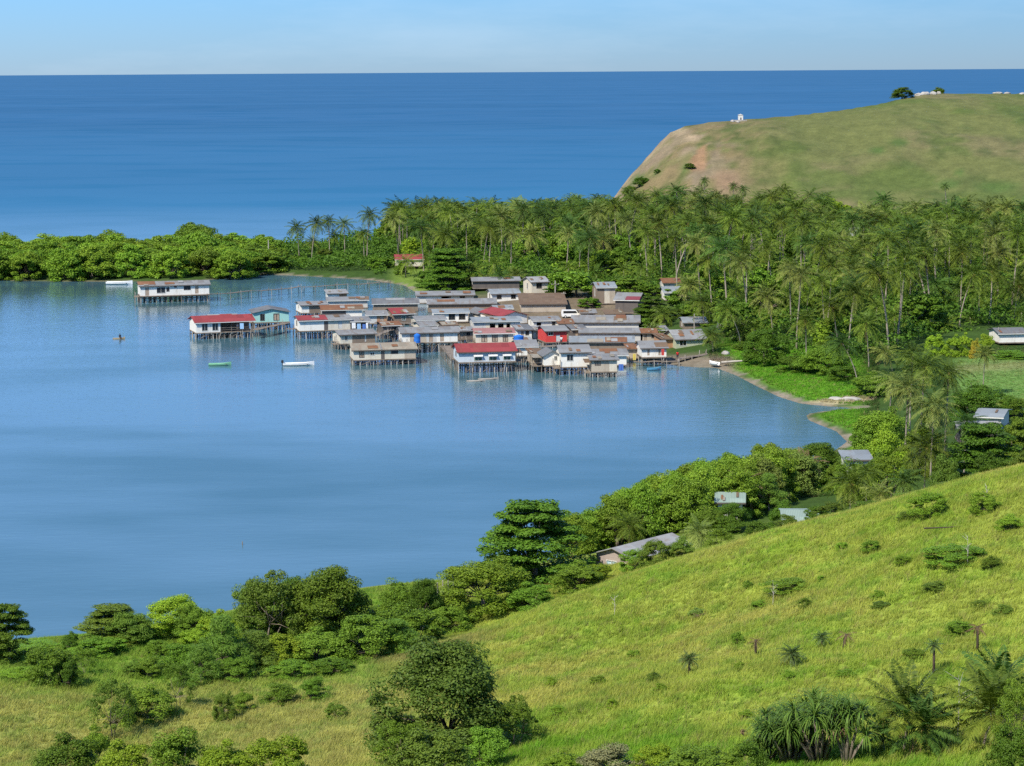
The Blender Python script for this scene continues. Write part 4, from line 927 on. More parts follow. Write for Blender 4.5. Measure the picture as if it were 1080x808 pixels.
def house(label, x0, x1, Y, yf, ye, yr, D=7., yaw=12, roof='gable', rm='grey', wm='white', ops=(), body=(0, 1), patch=(), zb=0., seg=(), side='w', gablew=None, stilt=True, cat='house', name='stilt_house', ov=.45, group='stilt houses of the village', rail=True, braces=2):
    """front wall spans pixels x0..x1, Y metres off; floor, eave and ridge at rows yf, ye, yr"""
    A = P(x0, yf, Y); yawr = R(yaw); wpx = (x1 - x0) * Y / F; w = wpx / max(math.cos(yawr) - math.sin(yawr) * (x1 - 540) / F, .3)
    mid = (x0 + x1) / 2
    zf = P(mid, yf, Y).z; he = P(mid, ye, Y).z - zf; he = max(he, 1.9)
    dep = CAMZ / Y
    rise = (ye - yr) * Y / F - ((D / 2 + ov) if roof == 'gable' else (D + 2 * ov if roof == 'shed' else ov)) * dep
    rise = max(rise, {'gable': .5, 'shed': .35, 'front': .6}[roof])
    ux, uy = math.cos(yawr), math.sin(yawr); bx, by = -uy, ux
    c = Vector((A.x + ux * w / 2 + bx * D / 2, Y + uy * w / 2 + by * D / 2, zb))
    root = empty(name, c, yawr, label, cat, group); HOUSES.append((root, mid, Y)); THINGS.append(root)
    zf -= zb; hx, hy = w / 2, D / 2
    CLEAR.append((c.x, c.y, max(w, D) * .5 + 2.2))
    if zf < .5: zf = .25
    ze = zf + he
    # walls, one connected skin per colour
    b0, b1 = -hx + body[0] * w, -hx + body[1] * w; bw = b1 - b0
    OO = []
    for o in ops:
        u0, u1, v0, v1, kd = o; OO.append((u0 * w - (b0 + hx), u1 * w - (b0 + hx), v0 * he, v1 * he, kd))
    segs = list(seg) or [(body[0], body[1], wm)]
    zfa = ze; zback = ze
    if roof == 'shed': zback = ze + rise
    side_ops = []
    if D > 5 and side: side_ops = [(D * .42, D * .42 + 1.0, he * .38, he * .82, side)]
    for s0, s1, smat in segs:
        mb = MB(); a, b_ = -hx + s0 * w, -hx + s1 * w
        here = [(max(o[0], a - b0 + .02), min(o[1], b_ - b0 - .02), o[2], o[3], o[4]) for o in OO if a - b0 <= (o[0] + o[1]) / 2 < b_ - b0]
        wall_face(mb, (a, -hy, zf), (1, 0, 0), b_ - a, he, [(o[0] - (a - b0), o[1] - (a - b0), o[2], o[3]) for o in here], (0, 1, 0))
        wall_face(mb, (b_, hy, zf), (-1, 0, 0), b_ - a, zback - zf, [], (0, -1, 0))
        if s0 == segs[0][0]: wall_face(mb, (a, hy, zf), (0, -1, 0), D, he, [o[:4] for o in side_ops], (1, 0, 0))
        if s1 == segs[-1][1]: wall_face(mb, (b_, -hy, zf), (0, 1, 0), D, he, [], (-1, 0, 0))
        if s0 == segs[0][0] or s1 == segs[-1][1]:
            for xx, on in ((a, s0 == segs[0][0]), (b_, s1 == segs[-1][1])):
                if not on: continue
                if roof == 'gable': mb.quad((xx, -hy, ze), (xx, hy, ze), (xx, 0, ze + rise))
                elif roof == 'shed': mb.quad((xx, -hy, ze), (xx, hy, ze), (xx, hy, ze + rise))
        if roof == 'front':
            for yy in (-hy, hy):
                zz = lambda x: ze + rise * (1 - abs(x) / hx)
                pts = [(a, yy, ze)] + [(b_, yy, ze), (b_, yy, zz(b_))] + ([(0, yy, ze + rise)] if a < 0 < b_ else []) + [(a, yy, zz(a))]
                mb.quad(*pts)
        mb.build('wall', WALL['ivory' if smat == 'white' and hrng.random() < .4 else smat], root, weld=True)
        for o in here: fill_opening(root, (a, -hy, zf), (1, 0, 0), (0, 1, 0), (o[0] - (a - b0), o[1] - (a - b0), o[2], o[3], o[4]))
    for o in side_ops: fill_opening(root, (b0, hy, zf), (0, -1, 0), (1, 0, 0), o)
    # veranda where the body stops short of the roof
    for v0, v1 in (((body[1], 1),) if body[1] < 1 else ()) + (((0, body[0]),) if body[0] > 0 else ()):
        a, b_ = -hx + v0 * w, -hx + v1 * w
        bk = MB(); bk.box(a + .02, b_ - .05, hy * .2, hy * .2 + .1, zf + .02, ze - .1); bk.build('back_wall', WALL['brown'], root)
        n_ = max(2, int((b_ - a) / 2.2))
        for k in range(n_ + 1):
            xx = min(max(a + (b_ - a) * k / n_, a + .12), b_ - .1); p = MB(); p.tube([(xx, -hy + .12, zf), (xx, -hy + .12, ze - .05)], .07, 5); p.build('veranda_post', POST, root)
        if rail:
            r_ = MB(); r_.box(a, b_, -hy + .02, -hy + .08, zf + .85, zf + .95); r_.build('railing', POST, root)
            r_ = MB(); r_.box(a, b_, -hy + .02, -hy + .08, zf + .4, zf + .47); r_.build('railing', POST, root)
    # roof
    rb = MB(); t = .09; off = .03
    if roof == 'gable':
        sl = rise / hy; e = -ov * sl
        rb.prism([(-hy - ov, ze + e + off), (0, ze + rise + off), (hy + ov, ze + e + off), (hy + ov, ze + e + off + t), (0, ze + rise + off + t), (-hy - ov, ze + e + off + t)], -hx - ov, hx + ov)
    elif roof == 'shed':
        sl = rise / D
        rb.prism([(-hy - ov, ze - ov * sl + off), (hy + ov, ze + rise + ov * sl + off), (hy + ov, ze + rise + ov * sl + off + t), (-hy - ov, ze - ov * sl + off + t)], -hx - ov, hx + ov)
    else:
        sl = rise / hx
        rb.prism([(-hx - ov, ze - ov * sl + off), (0, ze + rise + off), (hx + ov, ze - ov * sl + off), (hx + ov, ze - ov * sl + off + t), (0, ze + rise + off + t), (-hx - ov, ze - ov * sl + off + t)], -hy - ov, hy + ov, 'y')
    ro = rb.build('roof', ROOF[rm], root)
    for u0, u1, v0, v1, pm in patch:                              # sheets of another colour laid on the front slope
        if roof == 'front': continue
        run = hy + ov if roof == 'gable' else D + 2 * ov; mb = MB()
        ya, yb_ = -hy - ov + run * v0 - (.03 if v0 == 0 else 0), -hy - ov + run * v1
        za = lambda y: ze + (y + hy) * sl + off + t + .025
        xa, xb = -hx - ov + u0 * (w + 2 * ov), -hx - ov + u1 * (w + 2 * ov)
        mb.prism([(ya, za(ya)), (yb_, za(yb_)), (yb_, za(yb_) + .04), (ya, za(ya) + .04)], xa, xb); mb.build('roof_sheet', ROOF[pm], ro)
    fb_ = MB(); fb_.box(-hx - ov, hx + ov, -hy - ov - .035, -hy - ov - .005, (ze - ov * sl if roof != 'front' else ze) - .14, (ze - ov * sl if roof != 'front' else ze) + off) if roof != 'front' else None
    if roof != 'front': fb_.build('fascia', DTRIM if hrng.random() < .55 else TRIM, root)
    # deck and stilts
    dk = MB(); ex = .15 + (.5 if hrng.random() < .35 else 0)
    dk.box(-hx - .1, hx + .1, -hy - ex, hy + .1, zf - .22, zf - .005); dk.build('floor_deck', DECK, root)
    if stilt and zf > .8:
        nx, ny = max(3, round(w / 1.35)), max(3, round(D / 1.9)); low = -1.2 if zb == 0 else -.4
        for j in range(ny + 1):
            for k in range(nx + 1):
                xx = -hx + .1 + (w - .2) * k / nx + hrng.uniform(-.2, .2); yy = -hy + .1 + (D - .2) * j / ny; r_ = hrng.uniform(.09, .16)
                p = MB(); p.tube([(xx + hrng.uniform(-.22, .22), yy + hrng.uniform(-.2, .2), low), (xx, yy, zf - .2)], [r_, r_ * .85], 6)
                p.build('stilt', PALEPOST if hrng.random() < .5 else POST, root)
        for yy, zz_ in ((-hy + .25, zf - .75), (-hy * .3, zf - 1.0), (hy * .4, zf - .6), (hy - .2, zf - 1.0)):
            if zz_ < .3: continue
            q = MB(); q.box(-hx + .05, hx - .05, yy - .05, yy + .05, zz_ - .09, zz_ + .09); q.build('cross_beam', DTRIM, root)
        for k in range(braces):
            xa = hrng.uniform(-hx, hx * .6); p = MB(); p.tube([(xa, -hy + .02, .15), (xa + hrng.uniform(1.2, 2.4), -hy + .02, zf - .25)], .05, 5); p.build('brace', POST, root)
    # porch, ladder, loose planks and odd posts
    if stilt and zf > .8 and name != 'shore_house':
        if hrng.random() < .65:
            sd = -1 if hrng.random() < .55 else 1; pw = float(hrng.uniform(.9, 2.0)); pa, pb = (hx + .12, hx + .12 + pw) if sd > 0 else (-hx - .12 - pw, -hx - .12); y0, y1 = -hy * float(hrng.uniform(.5, 1.1)), hy * float(hrng.uniform(.1, .8))
            q = MB(); q.box(pa, pb, y0, y1, zf - .35, zf - .24); q.build('porch_deck', DECK, root)
            for a_ in (pa + .1, pb - .1):
                for k in range(3):
                    yy = y0 + (y1 - y0) * k / 2; q = MB(); q.tube([(a_ + hrng.uniform(-.25, .25), yy, -1.0), (a_, yy, zf + hrng.uniform(-.2, 1.6))], .07, 5); q.build('porch_post', PALEPOST if hrng.random() < .5 else POST, root)
            q = MB(); q.box(pa, pb, y0 + .01, y0 + .06, zf + .35, zf + .43); q.build('railing', POST, root)
            if hrng.random() < .5:
                q = MB(); q.prism([(y0 - .2, ze - .55), (y1, ze - .25), (y1, ze - .19), (y0 - .2, ze - .49)], pa - .1, pb + .1); q.build('porch_roof', ROOF[('rust', 'grey', 'tan', 'brown')[int(hrng.integers(4))]], root)
        if hrng.random() < .45:
            xa = float(hrng.uniform(-hx * .8, hx * .8)); q = MB()
            for s_ in (-.22, .22): q.tube([(xa + s_, -hy - 1.1, -.8), (xa + s_, -hy - ex - .05, zf + .1)], .045, 5)
            q.build('ladder', PALEPOST, root)
        for k in range(int(hrng.integers(1, 4))):
            xa = float(hrng.uniform(-hx, hx)); yy = -hy - float(hrng.uniform(.5, 1.6)); q = MB(); q.tube([(xa, yy, -1.0), (xa + hrng.uniform(-.8, .8), yy + hrng.uniform(-.3, .3), zf * hrng.uniform(.5, 1.05))], .06, 5); q.build('mooring_post', PALEPOST if hrng.random() < .6 else POST, root)
    if roof != 'front' and rm not in ('red', 'maroon') and hrng.random() < .8:
        run = hy + ov if roof == 'gable' else D + 2 * ov
        for k in range(int(hrng.integers(1, 5))):
            u0 = float(hrng.uniform(.02, .8)); u1 = min(u0 + float(hrng.uniform(.05, .16)), .98); v0 = float(hrng.uniform(.05, .5)); v1 = min(v0 + float(hrng.uniform(.25, .5)), .97); za = lambda y: ze + (y + hy) * sl + off + t + .085 + .03 * k
            ya, yb_ = -hy - ov + run * v0, -hy - ov + run * v1; mb = MB(); xa, xb = -hx - ov + u0 * (w + 2 * ov), -hx - ov + u1 * (w + 2 * ov)
            mb.prism([(ya, za(ya)), (yb_, za(yb_)), (yb_, za(yb_) + .03), (ya, za(ya) + .03)], xa, xb); mb.build('roof_sheet', ROOF[('rust', 'tan', 'brown', 'pale', 'rust')[int(hrng.integers(5))]], ro)
    return root
def W2(u, wd, v0=.36, v1=.80, k='w'): return (u - wd / 2, u + wd / 2, v0, v1, k)
def build_village():
    H = house
    H('long white house with patched red sheet on its grey roof, standing apart in the bay', 148, 221, 620, 312, 301.5, 297, 7, 14, rm='grey', patch=((0, .24, .25, .99, 'rust'),), ops=(W2(.10, .055, .02, .80, 'd'), W2(.30, .12, .25, .80), W2(.40, .035, .4, .75, 'k'), W2(.51, .03, .78, .95, 'k'), W2(.68, .09, .5, .92, 'k'), W2(.82, .05, .08, .85, 'd')), side=None)
    H('white house with wide red roof and open veranda over the water', 207, 268, 533, 351, 340, 333, 8, 18, rm='red', body=(0, .42), ops=(W2(.15, .095, .18, .88, 'w'), W2(.33, .095, .18, .88, 'w')), side=None, braces=4)
    H('low grey roofed shed hidden behind the wide red veranda roof', 222, 250, 548, 345, 336, 331.5, 6, 12, rm='pale', wm='grey', patch=((.4, .8, .2, .9, 'red'),))
    H('turquoise house with a low grey front gable', 268, 305, 552, 340, 330, 326, 8, 12, 'front', 'dgrey', 'turq', ops=(W2(.24, .11, .18, .82, 'k'), W2(.64, .15, .18, .85, 't')), side='k')
    H('long white house, its roof half red and half grey, on tall stilts', 316, 370, 532, 349, 338, 333, 7.5, 14, rm='grey', patch=((0, .55, 0, .99, 'red'),), seg=((0, .48, 'white'), (.48, .56, 'dark'), (.56, 1, 'white')), ops=(W2(.80, .08, .1, .85, 'D'),), side='k', braces=4)
    H('open lean-to full of blue and white washing beside the half red house', 371, 390, 535, 348.5, 339, 336, 6, 10, 'shed', 'grey', 'grey', body=(0, .02))
    H('small dark walled house with grey roof at the back of the water row', 318, 345, 583, 330, 323, 319.5, 7, 16, rm='grey', wm='brown', seg=((0, .3, 'white'), (.3, 1, 'brown')))
    H('house under a rust orange roof among the left back row', 340, 382, 570, 335, 329, 324, 7, 8, rm='rust', wm='brown', patch=((.72, 1, 0, .6, 'brown'),), seg=((0, .6, 'dark'), (.6, 1, 'white')))
    H('grey roofed house behind the rust orange roof', 346, 388, 601, 329, 323, 319.5, 7, 6, rm='grey', wm='grey', patch=((.75, 1, .1, .9, 'brown'),))
    H('small hut under a white sheet roof at the far edge of the houses', 346, 366, 613, 317.3, 313.2, 310, 6, 10, 'shed', 'pale', 'tan', seg=((0, .6, 'white'), (.6, 1, 'orange')))
    H('wide low house with a flat grey roof beside the brown gable', 394, 441, 592, 331, 325.5, 320, 9, 4, rm='dgrey', wm='brown', patch=((.3, .7, .6, .99, 'pale'),))
    H('bare brown house with a red roof slope and stilt porch', 415, 437, 560, 341, 331, 325, 7, 20, rm='brown', wm='brown', patch=((0, .62, 0, .98, 'red'),), ops=(W2(.5, .16, .3, .75, 'g'),))
    H('small house with pale wall and orange door under a grey roof', 388, 408, 556, 341, 332, 327.5, 6, 10, rm='grey', wm='grey', seg=((0, .48, 'grey'), (.48, 1, 'orange')), ops=(W2(.75, .2, .05, .8, 'd'),))
    H('low white house with plain grey roof right of the brown gable house', 440, 470, 548, 346, 337.5, 333.5, 7, 14, rm='grey', ops=(W2(.8, .1, .1, .8, 'd'),))
    H('grey roofed house with a blue tank at its wall in the middle of the front', 424, 483, 505, 361.5, 351, 345, 7.5, 8, rm='grey', wm='tan', seg=((0, .14, 'white'), (.14, .44, 'tan'), (.44, .62, 'grey'), (.62, 1, 'white')), ops=(W2(.52, .07, .05, .85, 'd'), W2(.72, .07, .05, .9, 'd'), W2(.30, .05, .4, .8, 'g')), braces=5)
    H('half white and half bare board house behind the tan roofed one', 359, 396, 511, 362.5, 353, 348, 7, 18, rm='grey', seg=((0, .34, 'white'), (.34, 1, 'brown')), ops=(W2(.72, .05, .1, .9, 'D'), W2(.17, .06, .35, .8)), braces=4)
    H('white house under a faded tan roof standing farthest out in front', 373, 439, 483, 379.5, 369, 362, 7, 10, rm='tan', seg=((0, .44, 'white'), (.44, .50, 'dark'), (.50, .82, 'white'), (.82, 1, 'tan')), patch=((.44, .46, 0, 1, 'grey'),), ops=(W2(.13, .07, .25, .8, 't'), W2(.66, .10, .55, .9, 'k'), W2(.30, .06, .45, .7)), braces=3)
    H('white house with two big dark windows in the back half of the village', 458, 494, 563, 339.5, 330, 326, 7, 6, rm='blue', ops=(W2(.52, .17, .25, .92, 'k'), W2(.82, .17, .25, .92, 'k')), side=None)
    H('long low house with grey roof at the left of the back row', 440, 500, 613, 323, 316, 311.5, 8, 4, rm='grey', wm='brown', seg=((0, .16, 'grey'), (.16, .42, 'white'), (.42, .6, 'brown'), (.6, 1, 'white')), ops=(W2(.5, .12, .2, .8, 'o'), W2(.8, .08, .3, .8, 'k')))
    H('low house, roof streaked with rust, in front of the back row', 452, 523, 590, 330, 325, 319.5, 9, 3, rm='grey', wm='brown', patch=((.15, .4, .4, .8, 'rust'),))
    H('white back row house with two dark windows', 519, 548, 602, 321, 312.5, 307.5, 7, 10, rm='blue', ops=(W2(.26, .15, .35, .85, 'k'), W2(.78, .15, .35, .85, 'k')), zb=1.2, side='k')
    H('low dark house whose long grey roof closes the back row', 499, 548, 632, 313, 308, 304, 7, 4, rm='grey', wm='dark', zb=2)
    H('tall white house with one window beside the utility poles', 561, 578, 612, 319, 305.5, 300, 7, 18, rm='pale', ops=(W2(.45, .3, .5, .92, 'k'),), zb=2, stilt=True)
    H('house with a cream arched veranda in the middle of the village', 500, 549, 530, 348, 341.5, 336.5, 8, 8, rm='blue', wm='cream', seg=((0, .25, 'grey'), (.25, .8, 'cream'), (.8, 1, 'white')), ops=(W2(.4, .12, .05, .7, 'o'), W2(.58, .12, .05, .7, 'o'), W2(.74, .08, .05, .7, 'o')))
    H('white house with faded pink roof and three tan shutters', 502, 542, 507, 361.5, 351.5, 346, 7, 6, rm='pink', ops=(W2(.22, .13, .12, .86, 't'), W2(.50, .13, .12, .86, 't'), W2(.78, .12, .12, .86, 't')), side=None)
    H('little white gabled house left of the long red roof', 505, 520, 566, 338, 330, 326, 6, 24, 'front', 'dgrey', 'white')
    H('white gabled house with a long red roof side', 530, 556, 552, 342, 334.5, 330, 12, 26, 'front', 'red', 'white', side=None)
    H('large shed under a flat rusty brown roof in the middle', 550, 597, 580, 338, 333, 321, 15, 2, 'shed', 'brown', 'tan', zb=.8)
    H('white house with dark doorways beside the red painted house', 563, 590, 541, 347, 338, 334.5, 7, 10, rm='grey', ops=(W2(.2, .18, .1, .75, 'o'), W2(.78, .1, .2, .8, 'k')), zb=.3)
    H('bright red painted house with a white door', 576, 598, 512, 361, 349, 343.5, 7, 14, rm='grey', wm='red', ops=(W2(.58, .2, .02, .62, 'D'), W2(.22, .2, .6, .9)), side=None, zb=0)
    H('long white house with red roof on the waterfront, green louvres under white flaps', 484, 544, 470, 382, 371, 362, 8, 9, rm='red', wm='pale', ops=(W2(.34, .13, .12, .42, 'a'), W2(.60, .13, .12, .42, 'a'), W2(.85, .12, .12, .42, 'a')), side='k', braces=5)
    H('white house with grey roof joined to the right of the long red roof', 546, 566, 486, 375, 366, 359, 8, 6, rm='grey', ops=(W2(.72, .22, .5, .8, 'k'),), side=None)
    H('big white waterfront house with a broad grey roof', 592, 622, 466, 387, 371.5, 363.5, 8, 6, rm='grey', wm='white', ops=(W2(.31, .21, .42, .82, 'w'),), side=None)
    H('white wing with a small gable left of the big waterfront house', 574, 591, 469, 385.5, 375, 370, 6, 10, 'front', 'dgrey', 'white', ops=(W2(.72, .16, .5, .9, 'w'),), side=None)
    H('low tan board lean-to left of the small gabled wing', 561, 573, 474, 383, 375, 370, 5, 10, 'shed', 'brown', 'tan', side=None)
    H('white house behind the tan board hut on the waterfront', 623, 661, 477, 385, 374.5, 368, 7, 4, rm='grey', patch=((.3, .75, .55, .99, 'rust'),), ops=(W2(.62, .14, .55, .85, 'k'), W2(.22, .12, .1, .8)), side=None)
    H('tan board hut with a white door at the water edge', 624, 651, 462, 392, 379.5, 377, 4.5, 4, 'shed', 'grey', 'tan', seg=((0, .7, 'tan'), (.7, 1, 'white')), ops=(W2(.24, .2, .55, .85, 't'),), side=None)
    H('longest grey roofed house, rust spotted, behind the red painted one', 604, 674, 545, 355, 349.5, 342, 9, -3, rm='grey', wm='grey', patch=((.36, .5, .3, .7, 'tan'), (.62, .8, .3, .8, 'brown')))
    H('grey roofed row house in front of the longest roof', 612, 676, 523, 362, 357, 352, 7, -3, rm='grey', wm='grey')
    H('grey roofed house with loose rusty sheets on top, behind the big waterfront roof', 602, 668, 499, 370, 364.5, 358, 8, -2, rm='blue', wm='brown', patch=((.28, .52, 0, .5, 'tan'), (.55, .88, 0, .75, 'rust')))
    H('white house on a dark open lower floor at the right of the waterfront', 677, 703, 482, 376.5, 367, 359.5, 7, 6, rm='grey', wm='white', ops=(W2(.27, .09, .15, .9, 'd'), W2(.72, .09, .15, .9, 'd')), side=None, patch=((.55, 1, .1, .7, 'brown'),))
    H('tan shack squeezed left of the white house with the open lower floor', 663, 675, 488, 377.5, 369, 365, 5, 4, 'shed', 'rust', 'tan', side=None)
    H('dull green house with pale gabled roof at the right end of the village', 713, 744, 505, 367, 357, 347, 9, 12, rm='grey', wm='green', ops=(W2(.24, .22, .3, .85, 'w'),), side=None, zb=.3, patch=((0, .3, .4, .98, 'pale'),))
    H('brick coloured annexe left of the dull green gabled house', 699, 711, 507, 366.5, 357, 353, 7, 12, 'shed', 'brown', 'orange', side=None, zb=.2)
    H('grey roofed house seen over the dull green gabled house', 722, 745, 535, 350, 343, 337, 8, 4, rm='blue', wm='brown', zb=.8)
    H('small shed half hidden by palms at the right end of the village', 758, 771, 524, 362, 355, 350, 6, -8, rm='dgrey', wm='tan', zb=1)
    H('two-storey hut with blue sheet roof and bare brown walls', 630, 649, 588, 333, 316, 310.5, 7, 8, rm='blue', wm='brown', seg=((0, .4, 'brown'), (.4, .68, 'white'), (.68, 1, 'tan')), zb=2)
    H('dark shed with a grey roof above a maroon awning', 649, 673, 570, 339.5, 326, 318.5, 8, -14, rm='grey', wm='dark', patch=((.45, 1, 0, .45, 'maroon'),), zb=1.6, side=None)
    H('grey shack with rusty roof nearly hidden behind the layered dark tree', 700, 717, 612, 316, 309, 304, 8, 4, rm='rust', wm='white', zb=3)
    H('lower grey shack hidden behind the layered dark tree', 701, 719, 590, 325, 318, 312, 8, 4, rm='blue', wm='white', zb=2.6)
    H('small white shore house with a red roof behind the little beach', 418, 446, 700, 280, 272.5, 267.5, 7, 6, rm='red', seg=((0, .55, 'white'), (.55, 1, 'white')), ops=(W2(.32, .1, .2, .85, 'k'), W2(.62, .08, .3, .8, 'k')), zb=2.4, name='shore_house', group='houses on the land')
    H('white stilt house with a dark grey roof beside the green field', 1054, 1082, 484, 363, 353.5, 347.5, 7, 6, rm='dgrey', wm='white', zb=3.6, side=None, name='shore_house', group='houses on the land')
    H('house with a blue grey roof among trees below the green field', 1030, 1056, 352, 452, 445, 437, 8, -20, rm='blue', wm='grey', zb=4.2, name='shore_house', group='houses on the land', stilt=False)
    H('long low roof edge of pale iron deep in the dark trees', 1012, 1052, 318, 466, 461, 458.5, 5, -4, rm='pale', wm='dark', zb=4.4, name='shore_house', group='houses on the land', stilt=False)
    H('little white house with a pale flat roof under the palms', 892, 918, 318, 500, 484.5, 480, 4.5, 0, 'shed', 'blue', 'white', zb=4, side=None, name='shore_house', group='houses on the land', stilt=False)
    H('greyish brick house with a broad grey iron roof and light blue door', 629, 668, 264, 604, 582, 573, 10.5, -40, 'front', 'pale', 'brick', ops=(W2(.42, .26, .04, .72, 'b'), W2(.80, .10, .25, .7, 'b')), zb=3, side=None, name='shore_house', group='houses on the land', stilt=False, ov=.5)
    H('house with a pale green roof half sunk in the trees, the left one', 757, 783, 292, 566, 549, 541, 7, -6, rm='green', wm='white', zb=4, name='shore_house', group='houses on the land', stilt=False)
    H('house with a pale green roof at the crest, the right one', 828, 861, 270, 566, 551, 544, 7, -4, rm='green', wm='white', zb=4.5, name='shore_house', group='houses on the land', stilt=False)
    H('shed with a green roof strip hidden by the dark leafy tree', 712, 726, 296, 560, 552, 546, 5, -10, 'shed', 'green', 'grey', zb=3.5, name='shore_house', group='houses on the land', stilt=False)
    H('pale iron roof glinting between the grove palms', 885, 896, 700, 290, 272, 256, 6, -30, 'shed', 'pale', 'grey', zb=3.5, stilt=False, name='shore_house', group='houses on the land')
    H('low pale roof at the upper edge of the grove', 940, 951, 826, 240, 235, 232.5, 6, 0, rm='pale', wm='grey', zb=3.5, stilt=False, name='shore_house', group='houses on the land')
    for lab, x0, x1, Y, yf, ye, yr, rm, wm in (('narrow brown shack left of the faded pink roof', 484, 499, 521, 358, 350, 346, 'grey', 'brown'), ('small white shack between the wide blue tank and the arched veranda', 546, 561, 521, 357, 349.5, 346, 'dgrey', 'white'), ('dark shack in the gap behind the tan roofed house', 404, 422, 531, 352, 345, 341, 'rust', 'dark'), ('white shack in the gap above the blue tank', 444, 461, 529, 352, 345, 341, 'grey', 'white'),
        ('rust roofed shack left of the brick coloured annexe', 678, 692, 522, 363, 355, 350.5, 'rust', 'tan'), ('grey shack above the brick coloured annexe', 691, 703, 528, 359, 352, 348, 'grey', 'brown'), ('tan shack behind the right end of the longest roof', 640, 657, 563, 345, 339.5, 336, 'brown', 'tan'), ('white shack right of the parked van', 613, 628, 566, 343, 337.5, 334, 'grey', 'white'), ('grey shack between the arched veranda and the red painted house', 562, 575, 523, 357, 349.5, 346, 'grey', 'grey'),
        ('dark shack left of the narrow brown shack', 468, 482, 527, 352, 345.5, 342, 'brown', 'dark'), ('blue roofed shack behind the white gabled house', 522, 540, 578, 335, 330.5, 327, 'blue', 'cream'), ('rusty shack at the back of the red painted house', 590, 604, 538, 350, 344, 340.5, 'rust', 'grey'), ('pale shack by the wharf side of the white wing', 548, 560, 503, 369, 363, 360, 'pale', 'tan'), ('dark shack under the longest roof near its left end', 604, 618, 530, 357, 352, 349, 'dgrey', 'dark')):
        H(lab, x0, x1, Y, yf, ye, yr, float(hrng.uniform(4.5, 6.5)), float(hrng.uniform(-8, 20)), 'gable' if hrng.random() < .6 else 'shed', rm, wm, ops=(W2(float(hrng.uniform(.2, .35)), .2, .05, .82, 'd'), W2(float(hrng.uniform(.65, .8)), .2, .4, .8, 'k')), side=None, patch=((float(hrng.uniform(0, .3)), float(hrng.uniform(.45, .8)), .1, .8, ('rust', 'tan', 'brown', 'pale')[int(hrng.integers(4))]),) if hrng.random() < .6 else (), name='village_shack')
# ---------------------------------------------------------------- boats, people, poles, walkways and small things
HULLW = plain('white_boat_paint', (.80, .79, .75), .35, .15, 1.5)
HULLG = plain('green_boat_paint', (.22, .50, .30), .4, .2, 1.5)
WOODC = plain('dug_out_wood', (.42, .33, .20), .8, .4, 2)
BLK = plain('black_plastic', (.03, .03, .032), .45, .2, 3)
def hull(L, B, Hh, rise=.35, n=14, t=.05):
    """an open hull: outer skin, gunwale and inner skin as one surface"""
    mb = MB(); rows = []
    for k in range(n + 1):
        s = k / n; x = -L / 2 + L * s
        f = math.sin(math.pi * min(max(.18 + .82 * (1 - s), 0), 1) ** .8) if False else (1 - max(0, (s - .35) / .65) ** 2.2) * (.78 + .22 * min(s / .3, 1))
        f = max(f, .03); zt = Hh + rise * max(0, (s - .5) / .5) ** 2; zk = .0 + .5 * rise * max(0, (s - .75) / .25) ** 2
        b = B / 2 * f; row = [(x, -b, zt), (x, -b * .88, zt * .45), (x, -b * .35, zk), (x, b * .35, zk), (x, b * .88, zt * .45), (x, b, zt),
                             (x, max(b - t, .005), zt), (x, max(b * .82 - t, .004), zt * .5), (x, b * .3, zk + t), (x, -b * .3, zk + t), (x, -max(b * .82 - t, .004), zt * .5), (x, -max(b - t, .005), zt)]
        rows.append(row)
    m_ = len(rows[0]); mb.v = [p for r in rows for p in r]
    for k in range(n):
        for j in range(m_):
            a, b = k * m_ + j, k * m_ + (j + 1) % m_; mb.f.append((a, b, b + m_, a + m_))
    mb.f.append(tuple(range(m_))[::-1]); mb.f.append(tuple(n * m_ + j for j in range(m_))); return mb
def boat(label, px, py, wpx, mat, rz=0., motor=False, B=1.5, Hh=.62, zb=None, cat='boat', name='rowing_boat', group=None):
    q = Pz(px, py, 0) if zb is None else Pz(px, py, zb); L = wpx * q.y / F / max(abs(math.cos(rz)), .3)
    o = empty(name, (q.x, q.y, q.z - (.16 if zb is None else 0)), rz, label, cat, group)
    hull(L, B, Hh).build('hull', mat, o, smooth=False)
    for s in (-.22, .06, .28):
        t = MB(); bw = B * .40; t.box(L * s - .14, L * s + .14, -bw, bw, Hh * .62, Hh * .62 + .04); t.build('seat', DECK, o)
    if motor:
        mb = MB(); mb.prism([(-L / 2 - .38, Hh + .05), (-L / 2 + .1, Hh), (-L / 2 + .12, Hh + .5), (-L / 2 - .1, Hh + .62), (-L / 2 - .36, Hh + .52)], -.2, .2, 'y')
        e = mb.build('outboard_motor', BLK, o)
        mb = MB(); mb.box(-L / 2 - .24, -L / 2 - .08, -.07, .07, -.45, Hh + .05); mb.build('motor_leg', BLK, e)
    return o
